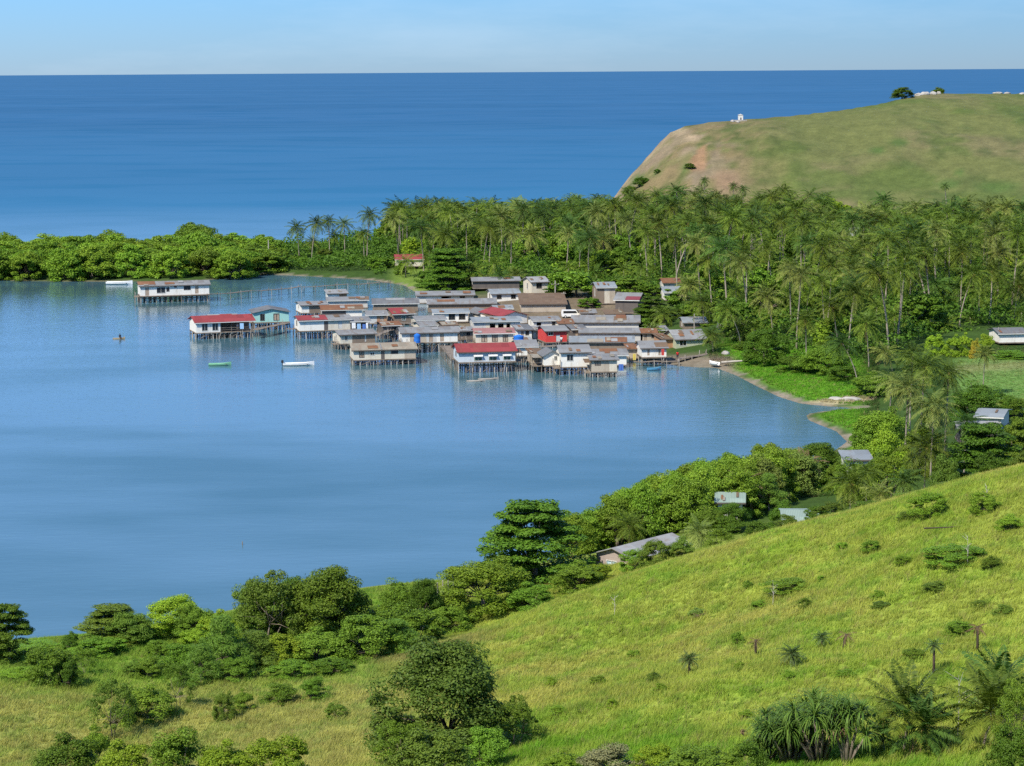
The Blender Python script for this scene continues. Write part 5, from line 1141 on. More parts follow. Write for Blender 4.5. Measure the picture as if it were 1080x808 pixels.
def person(label, loc, rz, pose, shirt, trouser, skin=(.085, .050, .034), hat=None):
    """one skinned body; hair and clothes are children"""
    sit = pose == 'sit'; hip = .48 if sit else .92
    J = {'pelvis': (0, 0, hip), 'chest': (0, .03 if not sit else -.06, hip + .34), 'neck': (0, 0, hip + .54), 'head': (0, -.03, hip + .70), 'top': (0, -.02, hip + .80)}
    E = [('pelvis', 'chest'), ('chest', 'neck'), ('neck', 'head'), ('head', 'top')]; r = {'pelvis': .15, 'chest': .16, 'neck': .065, 'head': .105, 'top': .075}
    for s, q in ((-1, 'l'), (1, 'r')):
        J['sh' + q] = (s * .19, 0, hip + .48); J['el' + q] = (s * .25, -.06, hip + .20); J['wr' + q] = (s * .22, -.26 if sit else -.10, hip + (.08 if sit else -.04)); J['hand' + q] = (s * .21, -.33 if sit else -.12, hip + (.06 if sit else -.13))
        J['hip' + q] = (s * .10, 0, hip - .05); J['kn' + q] = (s * .12, -.44 if sit else -.03, hip - .02 if sit else .49); J['an' + q] = (s * .12, -.46 if sit else .03, .09); J['toe' + q] = (s * .13, -.62 if sit else -.14, .045)
        E += [('chest', 'sh' + q), ('sh' + q, 'el' + q), ('el' + q, 'wr' + q), ('wr' + q, 'hand' + q), ('pelvis', 'hip' + q), ('hip' + q, 'kn' + q), ('kn' + q, 'an' + q), ('an' + q, 'toe' + q)]
        for nme, v in (('sh', .075), ('el', .05), ('wr', .036), ('hand', .045), ('hip', .10), ('kn', .066), ('an', .045), ('toe', .04)): r[nme + q] = v
    nm = list(J); me = bpy.data.meshes.new('person'); me.from_pydata([J[k] for k in nm], [(nm.index(a), nm.index(b)) for a, b in E], [])
    o = bpy.data.objects.new('person', me); COL.objects.link(o); sk = o.modifiers.new('skin', 'SKIN'); o.modifiers.new('sub', 'SUBSURF').levels = 1
    for i, k in enumerate(nm): me.skin_vertices[0].data[i].radius = (r[k], r[k])
    me.skin_vertices[0].data[0].use_root = True
    dg = bpy.context.evaluated_depsgraph_get(); m2 = bpy.data.meshes.new_from_object(o.evaluated_get(dg)); o.modifiers.clear(); o.data = m2
    def skinm(c):
        k = 'cloth_%d_%d_%d' % tuple(int(x * 99) for x in c); return bpy.data.materials.get(k) or plain(k, c, .8, .15, 6)
    m2.materials.append(skinm(skin)); o.location = loc; o.rotation_euler = (0, 0, rz); tag(o, label, 'person')
    sh = MB(); sh.tube([(0, 0, hip - .06), (0, J['chest'][1] / 2, hip + .18), (0, J['chest'][1], hip + .36), (0, 0, hip + .50), (0, 0, hip + .545)], [.185, .185, .20, .17, .08], 12); sh.build('shirt', skinm(shirt), o, smooth=True)
    for s, q in ((-1, 'l'), (1, 'r')):
        a, b = Vector(J['hip' + q]), Vector(J['kn' + q]); t = MB(); t.tube([a + Vector((0, 0, .06)), a.lerp(b, .5), b], [.125, .105, .09], 9); t.build('trouser_leg', skinm(trouser), o, smooth=True)
        a, b = Vector(J['sh' + q]), Vector(J['el' + q]); t = MB(); t.tube([a + Vector((0, 0, .03)), a.lerp(b, .8)], [.095, .075], 9); t.build('sleeve', skinm(shirt), o, smooth=True)
    h = MB(); c = Vector(J['head']) + Vector((0, .02, .035)); h.tube([c + Vector((0, .02, -.05)), c, c + Vector((0, 0, .07)), c + Vector((0, 0, .105))], [.10, .122, .10, .03], 10); h.build('hair', skinm(hat or (.015, .012, .010)), o, smooth=True)
    return o
def pole(label, px, Y, ytop, cross=(), r=.13, mat=None, lamp=False, name='utility_pole', cat='pole', lean=0.):
    x = PX(px, Y); z = max(h1(x, Y), -.8); h = P(px, ytop, Y).z - z; o = empty(name, (x, Y, z), 0, label, cat)
    mb = MB(); mb.tube([(0, 0, -.4), (lean * h * .5, 0, h * .5), (lean * h, 0, h)], [r * 1.15, r, r * .75], 8); mb.build('post', mat or PALEPOST, o)
    for zc, w_ in cross:
        mb = MB(); mb.box(-w_ / 2, w_ / 2, -r - .10, -r - .005, h - zc - .07, h - zc + .07); ca = mb.build('crossarm', POST, o)
        for s in (-.42, 0.1, .42):
            mb = MB(); mb.tube([(s * w_, -r - .05, h - zc + .07), (s * w_, -r - .05, h - zc + .22)], [.05, .03], 6); mb.build('insulator', TRIM, ca)
    return o
def walkway(label, p0, p1, z0, z1, w_=1.1, step=2.6, rail=False, group='plank walkways between the houses', rough=.12, name='walkway', sag=0):
    """planks on thin posts from p0 to p1 (world x, y)"""
    a, b = Vector((p0[0], p0[1], z0)), Vector((p1[0], p1[1], z1)); L = (b - a).length; n_ = max(2, int(L / step)); d = (b - a) / n_
    o = empty(name, (a.x, a.y, 0), 0, label, 'walkway', group); A = Vector((a.x, a.y, 0)); s = Vector((-(b - a).y, (b - a).x, 0)).normalized() * w_ / 2
    pts = [a + d * k + Vector((0, 0, hrng.uniform(-rough, rough) - sag * math.sin(math.pi * k / n_))) - A for k in range(n_ + 1)]
    mb = MB()
    for k in range(n_):
        q = [pts[k] - s, pts[k + 1] - s, pts[k + 1] + s, pts[k] + s]; lo = [v - Vector((0, 0, .1)) for v in q]
        mb.quad(*q); mb.quad(*lo[::-1]); 
        for j in range(4): mb.quad(q[j], lo[j], lo[(j + 1) % 4], q[(j + 1) % 4])
    mb.build('deck', DECK, o, weld=True)
    for k in range(n_ + 1):
        for e in (-1, 1):
            top = pts[k] + s * e + Vector((0, 0, hrng.uniform(.0, .9) if rail else -.04))
            m_ = MB(); m_.tube([top * 1 + Vector((hrng.uniform(-.15, .15), 0, -top.z - 1.0)), top], .07, 5); m_.build('post', POST if hrng.random() < .7 else PALEPOST, o)
    return o
def tank(label, px, py0, py1, Y, wpx, mat):
    c = P(px, py1, Y); h = (py1 - py0) * Y / F; r = wpx * Y / F / 2; o = empty('water_tank', c, 0, label, 'water tank')
    mb = MB(); mb.tube([(0, 0, 0), (0, 0, h * .30), (0, 0, h * .32), (0, 0, h * .60), (0, 0, h * .62), (0, 0, h * .86), (0, 0, h)], [r, r, r * .95, r * .95, r, r, r * .45], 20); mb.build('barrel', mat, o)
    mb = MB(); mb.tube([(0, 0, h), (0, 0, h + .10)], [r * .35, r * .30], 14); mb.build('lid', mat, o); return o
def build_objects():
    boat('small green rowing boat floating between the canoeist and the white motor boat', 232, 385.5, 24, HULLG, .06, B=1.4)
    boat('long white boat with a dark outboard motor, near the front house', 315, 385.5, 33, HULLW, .05, True, B=1.7, Hh=.72, name='motor_boat')
    boat('white boat moored under the mangroves of the low spit', 126, 300, 28, HULLW, -.06, B=2.0, Hh=1.0, name='motor_boat')
    boat('blue boat tied beneath the white house with the open lower floor', 690, 390.5, 15, plain('blue_boat_paint', (.10, .30, .46), .4, .2, 1.5), .1, B=1.2)
    boat('white dinghy pulled up on the sand beside the last house', 753, 385, 9, HULLW, 2.4, B=1.4, Hh=.6, zb=.5, name='dinghy')
    for k, (px, py, w_, lab) in enumerate(((502, 402.5, 20, 'bleached canoe nearest the red roofed waterfront house, left one of the raft'), (515, 400.5, 22, 'bleached canoe lashed behind the other raft canoe'))):
        boat(lab, px, py, w_, PALEPOST, .04, B=.8, Hh=.4, name='canoe', cat='canoe')
    b = boat('low wooden canoe carrying the lone paddler on the bay', 125.5, 357.5, 13, WOODC, -.05, B=.8, Hh=.38, name='canoe', cat='canoe')
    q = Pz(126.5, 357.5, 0); person('lone paddler in dark clothes sitting on the small canoe', (q.x, q.y, -.08), .6, 'sit', (.03, .035, .05), (.05, .05, .06))
    q = P(714.5, 379, 484); person('person in a red shirt standing at the edge of the last waterfront houses', (q.x, q.y, q.z), .3, 'stand', (.55, .03, .03), (.06, .06, .09))
    q = P(249, 351, 530); person('person in a dark shirt on the veranda under the wide red roof', (q.x, 533.2, q.z + .02), .2, 'stand', (.06, .07, .10), (.20, .17, .12))
    q = P(592, 363, 508); person('person in a white shirt beside the red painted house', (q.x, q.y, q.z), -.3, 'stand', (.70, .70, .68), (.07, .07, .09))
    # poles
    pole('tall utility pole with a crossarm behind the village', 586, 598, 296, ((.9, 2.0),), .16)
    pole('shorter utility pole right of the tall crossarm pole', 595, 594, 308, ((.4, 1.1),), .14)
    pole('tall bare pole standing alone on the spit left of the palms', 286, 728, 253, (), .17)
    pole('wooden pole with a small crossarm on the pale gabled roof side', 732, 512, 331, ((.8, 2.2),), .12)
    pole('thin pole standing left of the maroon awning shed', 653, 566, 324, (), .09)
    pole('thin light pole beside the white stilt house by the field', 1052, 486, 345, (), .10)
    pole('thin stake with a dark rag standing in the open bay', 252, 298, 571, (), .07, POST, name='marker_stake', cat='stake')
    pole('thin bleached stake in the water by the wide red roof', 291, 545, 371, (), .06, name='marker_stake', cat='stake')
    # stakes off the red waterfront house
    for k, (px, Y, yt) in enumerate(((531, 466, 388), (536, 463, 392), (541, 465, 385), (546, 461, 393), (551, 464, 388), (526, 463, 390), (497, 464, 390), (507, 465, 392), (556, 463, 394), (448, 470, 384), (455, 473, 380), (470, 468, 388))):
        pole('thin mooring stake in the shallows before the waterfront houses', px, Y, yt, (), .055, PALEPOST if k % 2 else POST, name='mooring_stake', cat='stake', lean=float(hrng.uniform(-.2, .2)))['group'] = 'mooring stakes before the houses'
    # walkways
    def w(px, Y): return (PX(px, Y), Y)
    walkway('long ruined jetty from the lone white house to the small beach', w(222, 622), w(318, 645), 2.0, 1.7, 1.1, 3.2, True, rough=.2, name='jetty')
    walkway('second length of the ruined jetty with missing planks', w(322, 646), w(412, 662), 1.7, 1.4, 1.0, 3.4, True, rough=.22, name='jetty')
    for lab, a, b, z in (('walkway from the red veranda house to the turquoise house', w(270, 534), w(303, 548), 2.1), ('walkway under the half red house toward the left', w(303, 536), w(318, 536), 2.0), ('walkway between the tan roofed house and the tank house', w(425, 497), w(436, 506), 2.2),
                         ('walkway behind the tan roofed house', w(398, 520), w(424, 540), 2.2), ('walkway along the back of the brown gable', w(402, 548), w(445, 543), 2.1), ('walkway between the tank house and the red waterfront roof', w(470, 500), w(482, 476), 2.1),
                         ('walkway in front of the pink roofed house', w(488, 500), w(556, 498), 2.2), ('walkway along the red painted house', w(560, 500), w(602, 502), 1.8), ('low landing under the white house with the open lower floor', w(664, 480), w(716, 480), .9), ('low landing stage right of the last waterfront house', w(712, 484), w(748, 492), .9)):
        walkway(lab, a, b, z, z + float(hrng.uniform(-.2, .2)), float(hrng.uniform(1.0, 2.2)), 2.2, True)
    tank('tall blue water tank at the wall of the tank house', 440, 352, 361.5, 503.5, 7, TANKB)
    tank('wide blue water tank right of the pink roofed house', 547, 353.5, 359.5, 500, 11, TANKB)
    # a parked van
    van()
    # washing on lines
    cl = [plain('cloth_%s' % n_, c_, .9, .15, 3) for n_, c_ in (('white', (.75, .75, .73)), ('light_blue', (.30, .48, .68)), ('blue', (.07, .15, .40)), ('red', (.50, .06, .05)), ('yellow', (.62, .50, .12)))]
    k = 0
    for px, py, Y, wd, c_, lab in ((373, 343, 531.5, 4, 0, 'white sheet hung at the left of the open lean-to'), (378.5, 344, 531.4, 4, 1, 'light blue cloth hung in the middle of the open lean-to'), (384, 344.5, 531.4, 3.4, 2, 'dark blue cloth at the right of the open lean-to'), (387, 343, 531.5, 2, 0, 'narrow white cloth at the right end of the open lean-to'), (255, 343.5, 533, 4, 1, 'pale blue towel over the red roofed veranda rail'), (699, 371, 480.5, 3, 3, 'red cloth hung right of the white house with the open lower floor'), (655, 387, 461, 5, 2, 'blue cloth by the white door of the tan hut'), (669, 376, 486.8, 3, 4, 'yellow cloth by the tan shack')):
        c = P(px, py, Y); w_ = wd * Y / F; mb = MB(); n_ = 6
        for j in range(n_):
            x0_, x1_ = -w_ / 2 + w_ * j / n_, -w_ / 2 + w_ * (j + 1) / n_; a0, a1 = .05 * math.sin(j * 1.9), .05 * math.sin((j + 1) * 1.9)
            mb.quad((x0_, a0, -.75), (x1_, a1, -.75), (x1_, a1 * .4, .55), (x0_, a0 * .4, .55))
        mb2 = MB(); mb2.v = mb.v; mb2.f = mb.f; o = mb2.build('hanging_cloth', cl[c_], None, c, weld=True); sm = o.modifiers.new('thick', 'SOLIDIFY'); sm.thickness = .015
        tag(o, lab, 'laundry', 'washing hung out to dry')
    # wire fence on the near shore
    a, b = ground(428, 640), ground(478, 622); a = Vector((PX(430, 252), 252, 0)); b = Vector((PX(476, 260), 260, 0))
    o = empty('wire_fence', (a.x, a.y, h1(a.x, a.y)), 0, 'wire fence on thin pale posts between the shore trees', 'fence')
    pr = []
    for j in range(9):
        q = a.lerp(b, j / 8); z = h1(q.x, q.y) - o.location.z; p = Vector((q.x - a.x, q.y - a.y, z)); pr.append(p)
        mb = MB(); mb.tube([p - Vector((0, 0, .3)), p + Vector((0, 0, 1.9))], .06, 6); mb.build('post', PALEPOST, o)
    for hh in (.7, 1.3, 1.8):
        mb = MB(); mb.tube([p + Vector((0, 0.07, hh)) for p in pr], .012, 4); mb.build('wire', PALEPOST, o)
    # hilltop: white survey hut on a stone base, rocks
    hut = P(781, 126, 1008); z = h1(hut.x, 1008); o = empty('hilltop_shrine', (hut.x, 1008, z - .1), 0, 'small white tower standing on the bare headland top', 'tower')
    sc = 1008 / F
    mb = MB(); mb.box(-2.4 * sc, 2.4 * sc, -1.2, 1.2, .5, 6.2 * sc); mb.build('tower_body', TRIM, o)
    mb = MB(); mb.prism([(-2.8 * sc, 6.2 * sc + .002), (0, 7.4 * sc), (2.8 * sc, 6.2 * sc + .002)], -1.35, 1.35, 'y'); mb.build('cap', TRIM, o)
    mb = MB(); mb.box(-.28, .28, -1.24, -1.21, .6, 1.5); mb.build('door', DTRIM, o)
    STONE = plain('pale_stone', (.44, .41, .36), .9, .45, .6)
    mb = MB(); mb.box(-8 * sc, 6.5 * sc, -2, 2, -1.2, .42); mb.build('stone_base', STONE, o)
    def rock(label, cx, cy, w_, hpx, Y, group=None, squash=.7):
        import bmesh
        x = PX(cx, Y); r = w_ * Y / F / 2; bm = bmesh.new(); bmesh.ops.create_icosphere(bm, subdivisions=2, radius=1)
        for v in bm.verts: v.co *= 1 + .35 * (float(vnoise(v.co.x * 2 + cx, v.co.y * 2 + v.co.z * 3 + cy, 4)) - .5)
        me = bpy.data.meshes.new('rock'); bm.to_mesh(me); bm.free(); me.materials.append(STONE)
        ob = link('rock', me, None, (x, Y, h1(x, Y) + hpx * Y / F * .08)); ob.scale = (r * 1.15, r * squash, hpx * Y / F * .62); ob.rotation_euler = (0, 0, cx)
        tag(ob, label, 'rock', group)
    for k, (cx, cy, w_, hp, Y) in enumerate(((964, 98, 8, 3.5, 1086), (971, 97, 9, 4.5, 1088), (979, 97, 9, 4, 1092), (985, 98, 7, 4, 1095))):
        rock(('leftmost pale rock of the hilltop outcrop', 'tallest pale rock of the hilltop outcrop', 'second tallest pale rock of the hilltop outcrop', 'rightmost pale rock of the hilltop outcrop')[k], cx, cy, w_, hp, Y, 'pale rocks on the hilltop')
    for k, (cx, w_, hp) in enumerate(((1030, 9, 2.2), (1046, 10, 2.2), (1056, 7, 2.6), (1072, 9, 3), (1079, 8, 4))):
        rock('low pale rock lying along the headland skyline', cx, 98, w_, hp, 1112, 'pale rocks along the skyline')
    rock('pale boulder beside the thin stones left of the white tower', 771, 127, 7, 3, 1006, 'pale rocks by the white tower'); rock('flat pale stone right under the white tower', 777, 128, 6, 2.4, 1002, 'pale rocks by the white tower')
    rock('white stone at the right tip of the orange landslip', 756, 166, 3, 2, 880); 
    for k, (cx, w_, hp, Y) in enumerate(((882, 15, 4, 425), (898, 20, 4.5, 424), (765, 12, 5, 489))):
        rock(('pale rubble mound on the spit right of the grass bank, left one', 'pale rubble mound on the spit right of the grass bank, right one', 'pale rock at the palm foot by the last houses')[k], cx, 0, w_, hp, Y)
    # driftwood trunk on the shore
    q = Pz(779, 383, .9); mb = MB(); mb.tube([(-3.4, .5, .1), (-1, 0, .35), (1.6, -.3, .5), (3.2, -.2, 1.7)], [.25, .22, .16, .07], 7); o = mb.build('driftwood_log', PALEPOST, None, (q.x, q.y, q.z), smooth=True)
    tag(o, 'bleached fallen log under the round dark shore tree', 'log')
def van():
    q = P(602, 341, 571); z = h1(q.x, q.y); o = empty('parked_van', (q.x, q.y, z), .1, 'white van with a dark windscreen parked among the middle houses', 'van')
    wm_ = plain('van_white', (.78, .77, .72), .35, .1, 1)
    mb = MB(); mb.prism([(-2.2, .35), (2.2, .35), (2.25, .95), (1.75, 1.05), (1.25, 1.85), (-2.1, 1.9), (-2.25, 1.0)], -.85, .85, 'y'); mb.build('body', wm_, o)
    mb = MB(); mb.prism([(-1.9, 1.15), (1.5, 1.15), (1.12, 1.70), (-1.9, 1.72)], -.88, -.852, 'y'); mb.build('side_window', PANE, o)
    mb = MB(); mb.quad((1.78, -.72, 1.08), (1.78, .72, 1.08), (1.31, .72, 1.80), (1.31, -.72, 1.80)); w_ = mb.build('windscreen', PANE, o); w_.location = (.02, 0, .01)
    for sx in (-1.4, 1.4):
        for sy in (-.80, .80):
            mb = MB(); mb.tube([(sx, sy - .1, .33), (sx, sy + .1, .33)], .33, 16); t = mb.build('wheel', BLK, o)
            mb = MB(); mb.tube([(sx, sy - .105, .33), (sx, sy + .105, .33)], .17, 12); mb.build('rim', TRIM, t)
    for sy in (-.6, .6):
        mb = MB(); mb.box(2.235, 2.262, sy - .16, sy + .16, .72, .90); mb.build('headlight', TRIM, o)
# ---------------------------------------------------------------- near palms, pandanus, cycads, grass
PN = [palm_crown('crown', 170 + k, nf, 4.6, 40, .0150, 'palm', -18, 88, (.25, .95), .22) for k, nf in enumerate((22, 25))]
def strap_head(V, tint, g, c, L, n_, wide, spread=1.0):
    for k in range(n_):
        az = g.uniform(0, 6.28); e = g.uniform(-.2, 1.45); l_ = L * g.uniform(.7, 1.15); K = 5; p = np.array(c, float); pts = [p.copy()]
        for j in range(K):
            d = np.array([math.cos(e) * math.cos(az), math.cos(e) * math.sin(az), math.sin(e)]); p = p + d * l_ / K; pts.append(p.copy()); e -= g.uniform(.32, .62) * spread
        s = np.array([-math.sin(az), math.cos(az), 0]); tt = g.uniform(0, 1)
        for j in range(K):
            w0 = wide * (1 - (j / K) ** 1.6) + .004; w1 = wide * (1 - ((j + 1) / K) ** 1.6) + .004
            V.append([pts[j] - s * w0, pts[j] + s * w0, pts[j + 1] + s * w1, pts[j + 1] - s * w1]); tint.append(tt)
def pandanus(label, cx, ytop, wpx, yb, heads, seed, Y=None):
    q = ground(cx, min(yb, 806)); Y = Y or q.y; x = PX(cx, Y); z = h1(x, Y); H = P(cx, ytop, Y).z - z; w_ = wpx * Y / F; g_ = np.random.default_rng(seed)
    o = empty('pandanus', (x, Y, z), 0, label, 'pandanus', 'pandanus clump at the foot of the hillside'); V = []; tint = []; mb = MB()
    for k in range(heads):
        a = g_.uniform(0, 6.28); r = w_ * .40 * math.sqrt(g_.uniform(.02, 1)); hh = H * g_.uniform(.50, .86) * (1 - .35 * (r / (w_ * .5)) ** 2)
        tip = Vector((r * math.cos(a), r * math.sin(a), hh)); mb.tube([(tip.x * .12, tip.y * .12, -.2), (tip.x * .45, tip.y * .45, hh * .45), tip], [.13, .10, .075], 6)
        strap_head(V, tint, g_, tip, H * .34, 52, .042, .8)
    V = np.array(V).reshape(-1, 3)
    link('crown', np_mesh('crown', V, 4, LM['pandan'], {'tint': ('FLOAT', np.repeat(tint, 4))}), o); mb.build('trunk', BARK, o, smooth=True)
    V = []; tint = []
    for k in range(heads // 2):
        a = g_.uniform(0, 6.28); r = w_ * .36 * math.sqrt(g_.uniform(.05, 1)); strap_head(V, tint, g_, (r * math.cos(a), r * math.sin(a), H * g_.uniform(.42, .6)), H * .26, 16, .03, 2.6)
    link('dead_leaves', np_mesh('dead_leaves', np.array(V).reshape(-1, 3), 4, LM['dead'], {'tint': ('FLOAT', np.repeat(tint, 4))}), o)
CYC = [palm_crown('crown', 300 + k, nf, 1.15, 13, .034, 'cycad', -35, 75, (.5, 1.2), .22) for k, nf in enumerate((26, 30, 22))]
CYD = [palm_crown('dead_fronds', 310 + k, 12, .95, 9, .03, 'dead', -70, 40, (.5, 1.2), .2, True) for k in range(2)]
def cycad(label, cx, yc, yb, wpx, k=0, lean=0., bare=False, skirt=False, green=None):
    q = ground(cx - lean * 4, yb); Y = q.y; top = P(cx, yc, Y); x = q.x; h = max(top.z - q.z, .4); dx = top.x - x
    o = empty('cycad', (x, Y, q.z - .05), 0, label, 'cycad', 'cycads on the grassy hillside'); mb = MB()
    mb.tube([(0, 0, -.1), (dx * .4, 0, h * .5), (dx, 0, h)], [.12, .09, .10], 8); mb.build('trunk', DBARK, o, smooth=True)
    s = wpx * Y / F / (.72 if bare else 1.45)
    c = link('crown', CYD[k % 2] if bare else CYC[k % 3], o); c.location = (dx, 0, h); c.scale = (s, s, s)
    if green: c.material_slots[0].link = 'OBJECT'; c.material_slots[0].material = LM[green]
    if skirt: d = link('dead_fronds', CYD[k % 2], o); d.location = (dx, 0, h); d.scale = (s * .9,) * 3
def near_plants():
    for lab, cx, yc, Y, cs, mat, k in (('young palm with tall upright fronds at the bottom of the hillside', 962, 748, 141, .92, None, 0), ('second young palm crowding behind the tall upright fronds', 986, 765, 139, .66, 'palmd', 1), ('palm whose yellow ribbed fronds reach over the bottom corner', 1046, 750, 138, .92, None, 1), ('palm at the edge of the view with drooping dark fronds', 1066, 722, 146, .82, 'palmd', 0), ('low dark palm under the tall upright fronds', 938, 776, 142, .5, 'palmd', 0)):
        x = PX(cx, Y); z = h1(x, Y); h = max(P(cx, yc, Y).z - z, 1.2)
        palm((x, Y, z - .1), h, 0 if k == 0 else 1, random.uniform(0, 6), k, cs, mat, True, label=lab, group='young palms at the bottom of the hillside', pc=PN, thick=1.0 if h > 6 else 3.2)
    pandanus('tallest pandanus of the clump, at its right end', 868, 716, 92, 822, 20, 1); pandanus('wide bushy pandanus in the middle of the clump', 836, 740, 92, 815, 20, 2); pandanus('lower pandanus at the left end of the clump', 810, 754, 70, 815, 13, 3); pandanus('slim pandanus with bare forked stems at the right of the clump', 898, 730, 54, 822, 9, 4)
    for q in (('skirted cycad alone on the left slope', 727, 694, 712, 20, 0, 0, False, True, 'cycad'), ('thin brown cycad stem nearly without leaves', 797, 674, 692, 10, 1, 0, True), ('bushy dark cycad with a leaning head', 835, 688, 702, 24, 1, -.6), ('cycad with a round dark crown beside the leaning bare stem', 867, 671, 685, 18, 0), ('leaning bare cycad stem', 893, 668, 684, 13, 1, 1.0, True), ('tall cycad with a black stem and flat crown', 985, 680, 712, 18, 2), ('cycad with a rusty crown and dark stem beside the leaning shrub', 1031, 660, 688, 12, 0, 0, True, True),
              ('short rusty cycad on the far left slope', 736, 648, 654, 9, 1, 0, True)):
        cycad(*q)
    # bare twiggy saplings
    for k, (cx, yt, yb, lab) in enumerate(((648, 628, 650, 'bare grey sapling on the left slope'), (1020, 565, 598, 'thin pale sapling by the long twiggy shrub'), (815, 612, 640, 'thin dry sapling by the widest patch shrub'), (1040, 512, 536, 'slim pale sapling near the top of the slope'), (1010, 712, 780, 'tall dead grey stem between the near palms'))):
        q = ground(cx, yb); h = P(cx, yt, q.y).z - q.z; g_ = np.random.default_rng(k); mb = MB(); mb.tube([(0, 0, -.1), (.05, 0, h * .5), (.0, .03, h)], [.035, .026, .01], 5)
        for j in range(9):
            z = h * g_.uniform(.35, .95); a = g_.uniform(0, 6.28); l_ = h * .25 * g_.uniform(.5, 1); mb.tube([(.03, 0, z), (l_ * math.cos(a), l_ * math.sin(a), z + l_ * .7)], [.02, .006], 4)
        o = mb.build('bare_sapling', PALEPOST, None, q); tag(o, lab, 'sapling')
    # fallen log on the slope
    q = ground(1000, 560); mb = MB(); mb.tube([(-2.2, 0, .25), (0, .1, .3), (2.0, -.1, .5), (3.0, .1, .9)], [.07, .06, .05, .02], 6); o = mb.build('fallen_log', DBARK, None, q); tag(o, 'fallen dead branch lying high on the right slope', 'log')
GRASSM = None
def grass():
    m, n, l, b = nt('grass_blade'); at = n.new('ShaderNodeAttribute'); at.attribute_name = 'soil'
    l.new(at.outputs['Color'], b.inputs['Base Color']); b.inputs['Roughness'].default_value = .65; b.inputs['Specular IOR Level'].default_value = .2
    t = n.new('ShaderNodeBsdfTranslucent'); l.new(at.outputs['Color'], t.inputs['Color']); x = n.new('ShaderNodeMixShader'); x.inputs[0].default_value = .42
    l.new(b.outputs[0], x.inputs[1]); l.new(t.outputs[0], x.inputs[2]); l.new(x.outputs[0], n['Material Output'].inputs['Surface'])
    g_ = np.random.default_rng(9); N = 150000
    px = g_.uniform(-130, 1210, N); Y = np.sqrt(g_.uniform(112 ** 2, 268 ** 2, N)); X = (px - 540) / F * Y
    keep = shore_dist(X, Y) > 3; X, Y = X[keep], Y[keep]; Z = height(X, Y)
    px = 540 + F * X / Y; vis = np.abs(Z) >= 0; n_ = len(X)
    ex = 60000; pe = g_.uniform(750, 1130, ex); Ye = g_.uniform(318, 520, ex); Xe = (pe - 540) / F * Ye
    ok = (((pe < 930) & (Ye > 362)) | ((pe > 820) & (pe < 900) & (Ye < 358)) | ((pe > 1000) & (Ye > 402) & (Ye < 484))) & (shore_dist(Xe, Ye) > 2.5) & ((shore_dist(Xe, Ye) < 34) | (pe > 1000) | (Ye < 358))
    Xe, Ye = Xe[ok], Ye[ok]; n0 = len(X); X = np.concatenate([X, Xe]); Y = np.concatenate([Y, Ye]); Z = height(X, Y); n_ = len(X)
    tall = .16 + .36 * fbm(X / 3.2, Y / 3.2, 91, 3) + .25 * g_.random(n_); tall *= np.where(Y > 400, .75, np.where(Y > 230, .8, 1)); tall[(X > 0) & (Y > 402) & (540 + F * X / Y > 1000)] *= .5
    c, _ = soil(X, Y, Z); c = c * np.array([1.26, 1.18, 1.2]); pt = fbm(X / 2.4, Y / 2.4, 111, 3); c = c * (.80 + .42 * pt)[:, None] * g_.uniform(.92, 1.10, n_)[:, None]; gr = sstep(.5, .7, fbm(X / 1.7, Y / 1.7, 121, 2))[:, None]; c = c * (1 - gr * np.array([.24, .08, .2]))
    dry = g_.random(n_) < .10; c[dry] = c[dry] * .4 + np.array([.30, .24, .10]) * .6
    B = 9; ci = np.repeat(np.arange(n_), B); M = n_ * B
    a = g_.uniform(0, 6.28, M); r = .26 * np.sqrt(g_.random(M)); x0 = X[ci] + r * np.cos(a); y0 = Y[ci] + r * np.sin(a); z0 = Z[ci] - .05
    h = tall[ci] * g_.uniform(.6, 1.2, M); lx = g_.normal(.34, .34, M) * h; ly = g_.normal(.05, .34, M) * h
    ba = g_.uniform(0, 6.28, M); wd = g_.uniform(.018, .045, M) * np.where(Y[ci] > 300, 2.2, 1); dx, dy = np.cos(ba) * wd, np.sin(ba) * wd
    V = np.stack([np.stack([x0 - dx, y0 - dy, z0], 1), np.stack([x0 + dx, y0 + dy, z0], 1), np.stack([x0 + lx, y0 + ly, z0 + h], 1)], 1).reshape(-1, 3)
    cc = np.hstack([np.clip(c[ci] * g_.uniform(.92, 1.12, M)[:, None], .003, .9), np.ones((M, 1))])
    me = np_mesh('grass', V, 3, m, {'soil': ('FLOAT_COLOR', np.repeat(cc, 3, 0))})
    tag(link('grass', me), 'knee high yellow green grass covering the hillside and the near field', 'grass', kind='stuff')
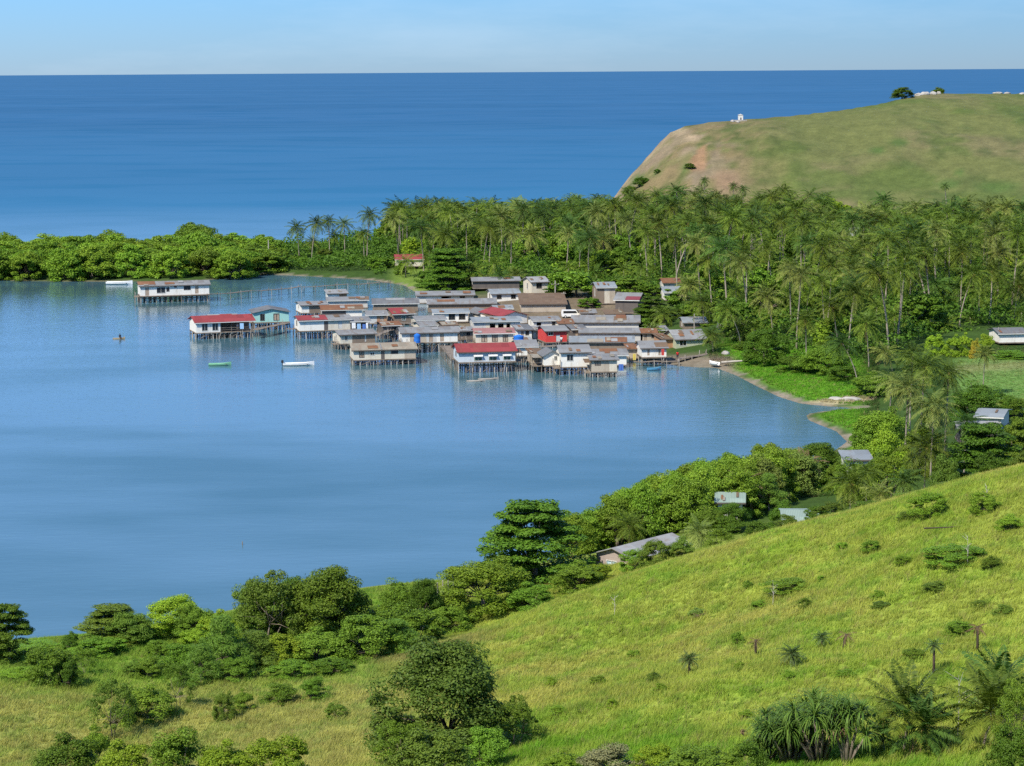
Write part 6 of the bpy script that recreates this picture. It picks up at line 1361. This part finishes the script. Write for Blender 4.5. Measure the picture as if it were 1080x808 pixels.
# ---------------------------------------------------------------- a description of its own for every tree of the groves
def near_mark(px, marks): return min(marks, key=lambda q: abs(q[0] - px))[1]
GM = [(418, 'the small beach house'), (448, 'the small beach'), (475, 'the big spreading tree'), (500, 'the closing back roof'), (532, 'the white back row house'), (568, 'the tall white house'), (592, 'the utility poles'), (618, 'the parked van'), (640, 'the two-storey hut'), (662, 'the maroon awning'), (688, 'the layered dark tree'), (708, 'the hidden shacks'), (732, 'the pale gabled roof'),
      (762, 'the half hidden shed'), (790, 'the shore boulder palms'), (810, 'the round shore tree'), (842, 'the grass bank'), (872, 'the glossy bank tree'), (905, 'the rubble spit'), (935, 'the long bare trunk'), (965, 'the big palm clump'), (995, 'the banana row'), (1025, 'the yellow shrubs'), (1052, 'the white field house'), (1078, 'the field house roof'), (1150, 'the last trees in view')]
def name_groves():
    rows = []
    for o in GROVE:
        px, Y, h, lx, mk = o['_d']; mk = int(mk); del o['_d']
        t = (Y - np.interp(px, fpx, ff)) / (np.interp(px, fpx, fb) - np.interp(px, fpx, ff))
        dp = 'in front, behind' if t < .16 else 'second rank, behind' if t < .34 else 'mid grove, above' if t < .56 else 'far back, above' if t < .8 else 'under the headland, above'
        if mk < 3:
            sz = 'tall ' if h > 14.6 else 'short ' if h < 12.4 else ''
            a = sz + ('', 'yellowing ', 'dark ')[mk] + 'coconut palm' + (' leaning right' if lx > .09 else ' leaning left' if lx < -.09 else ' upright')
        else:
            a = ('large ' if h > 9.3 else 'small ' if h < 7.6 else '') + ('green', 'dark green', 'yellow green', 'bright green')[mk - 3] + ' leafy tree'
        rows.append((o, a + ' ' + dp + ' ' + near_mark(px, GM), px, Y))
    SM = [(-50, 'beyond the edge of the view'), (10, 'at the edge of the view'), (45, 'well left of the moored boat'), (80, 'left of the moored boat'), (112, 'at the stern of the moored boat'), (138, 'at the bow of the moored boat'), (165, 'behind the left half of the lone house'), (200, 'behind the right half of the lone house'), (232, 'right of the lone house'), (262, 'above the ruined jetty'), (290, 'by the tall bare pole')]
    NM = [(610, 'near the tall layered tree'), (640, 'above the brick house door'), (668, 'behind the brick house roof'), (695, 'left of the dark upright palm'), (722, 'right of the dark upright palm'), (750, 'behind the arching young palm'), (780, 'behind the ragged tan palm'), (808, 'behind the dark feathery tree'), (835, 'by the withered palm')]
    for o in EDGE:
        px, Y = o['_px'], o['_Y']; del o['_px'], o['_Y']; far = Y > 500
        t = (Y - 690) / 85 if far else (Y - 285) / 55
        mat = o.children[0].material_slots[0].material.name if o.children else ''
        col = 'tan topped' if 'tan' in mat else 'deep green' if 'mid' in mat else 'yellow green'
        rk = 'front row' if t < .25 else 'second row' if t < .5 else 'third row' if t < .75 else 'back row'
        sz = 'tall' if o.scale.z > (11.4 if far else 5.6) else 'low' if o.scale.z < (10.2 if far else 4.4) else 'middling'
        rows.append((o, f'{sz} {col} {rk} mangrove {near_mark(px, SM if far else NM)}', px, Y))
    by = {}
    for r in rows: by.setdefault(r[1], []).append(r)
    for lab, rs in by.items():
        rs.sort(key=lambda r: r[2])
        n_ = len(rs)
        for k, r in enumerate(rs):
            pre = '' if n_ == 1 else ('left hand ', 'right hand ')[k] if n_ == 2 else ('leftmost ', 'middle ', 'rightmost ')[k] if n_ == 3 else ('leftmost ', 'second from left ', 'third from left ', 'fourth from left ', 'fifth from left ', 'sixth from left ')[min(k, 5)]
            r[0]['label'] = pre + lab
build_village(); build_objects(); village_trees(); single_palms(); grow_groves(); near_side(); near_plants(); grass()
bpy.context.view_layer.update(); name_groves()
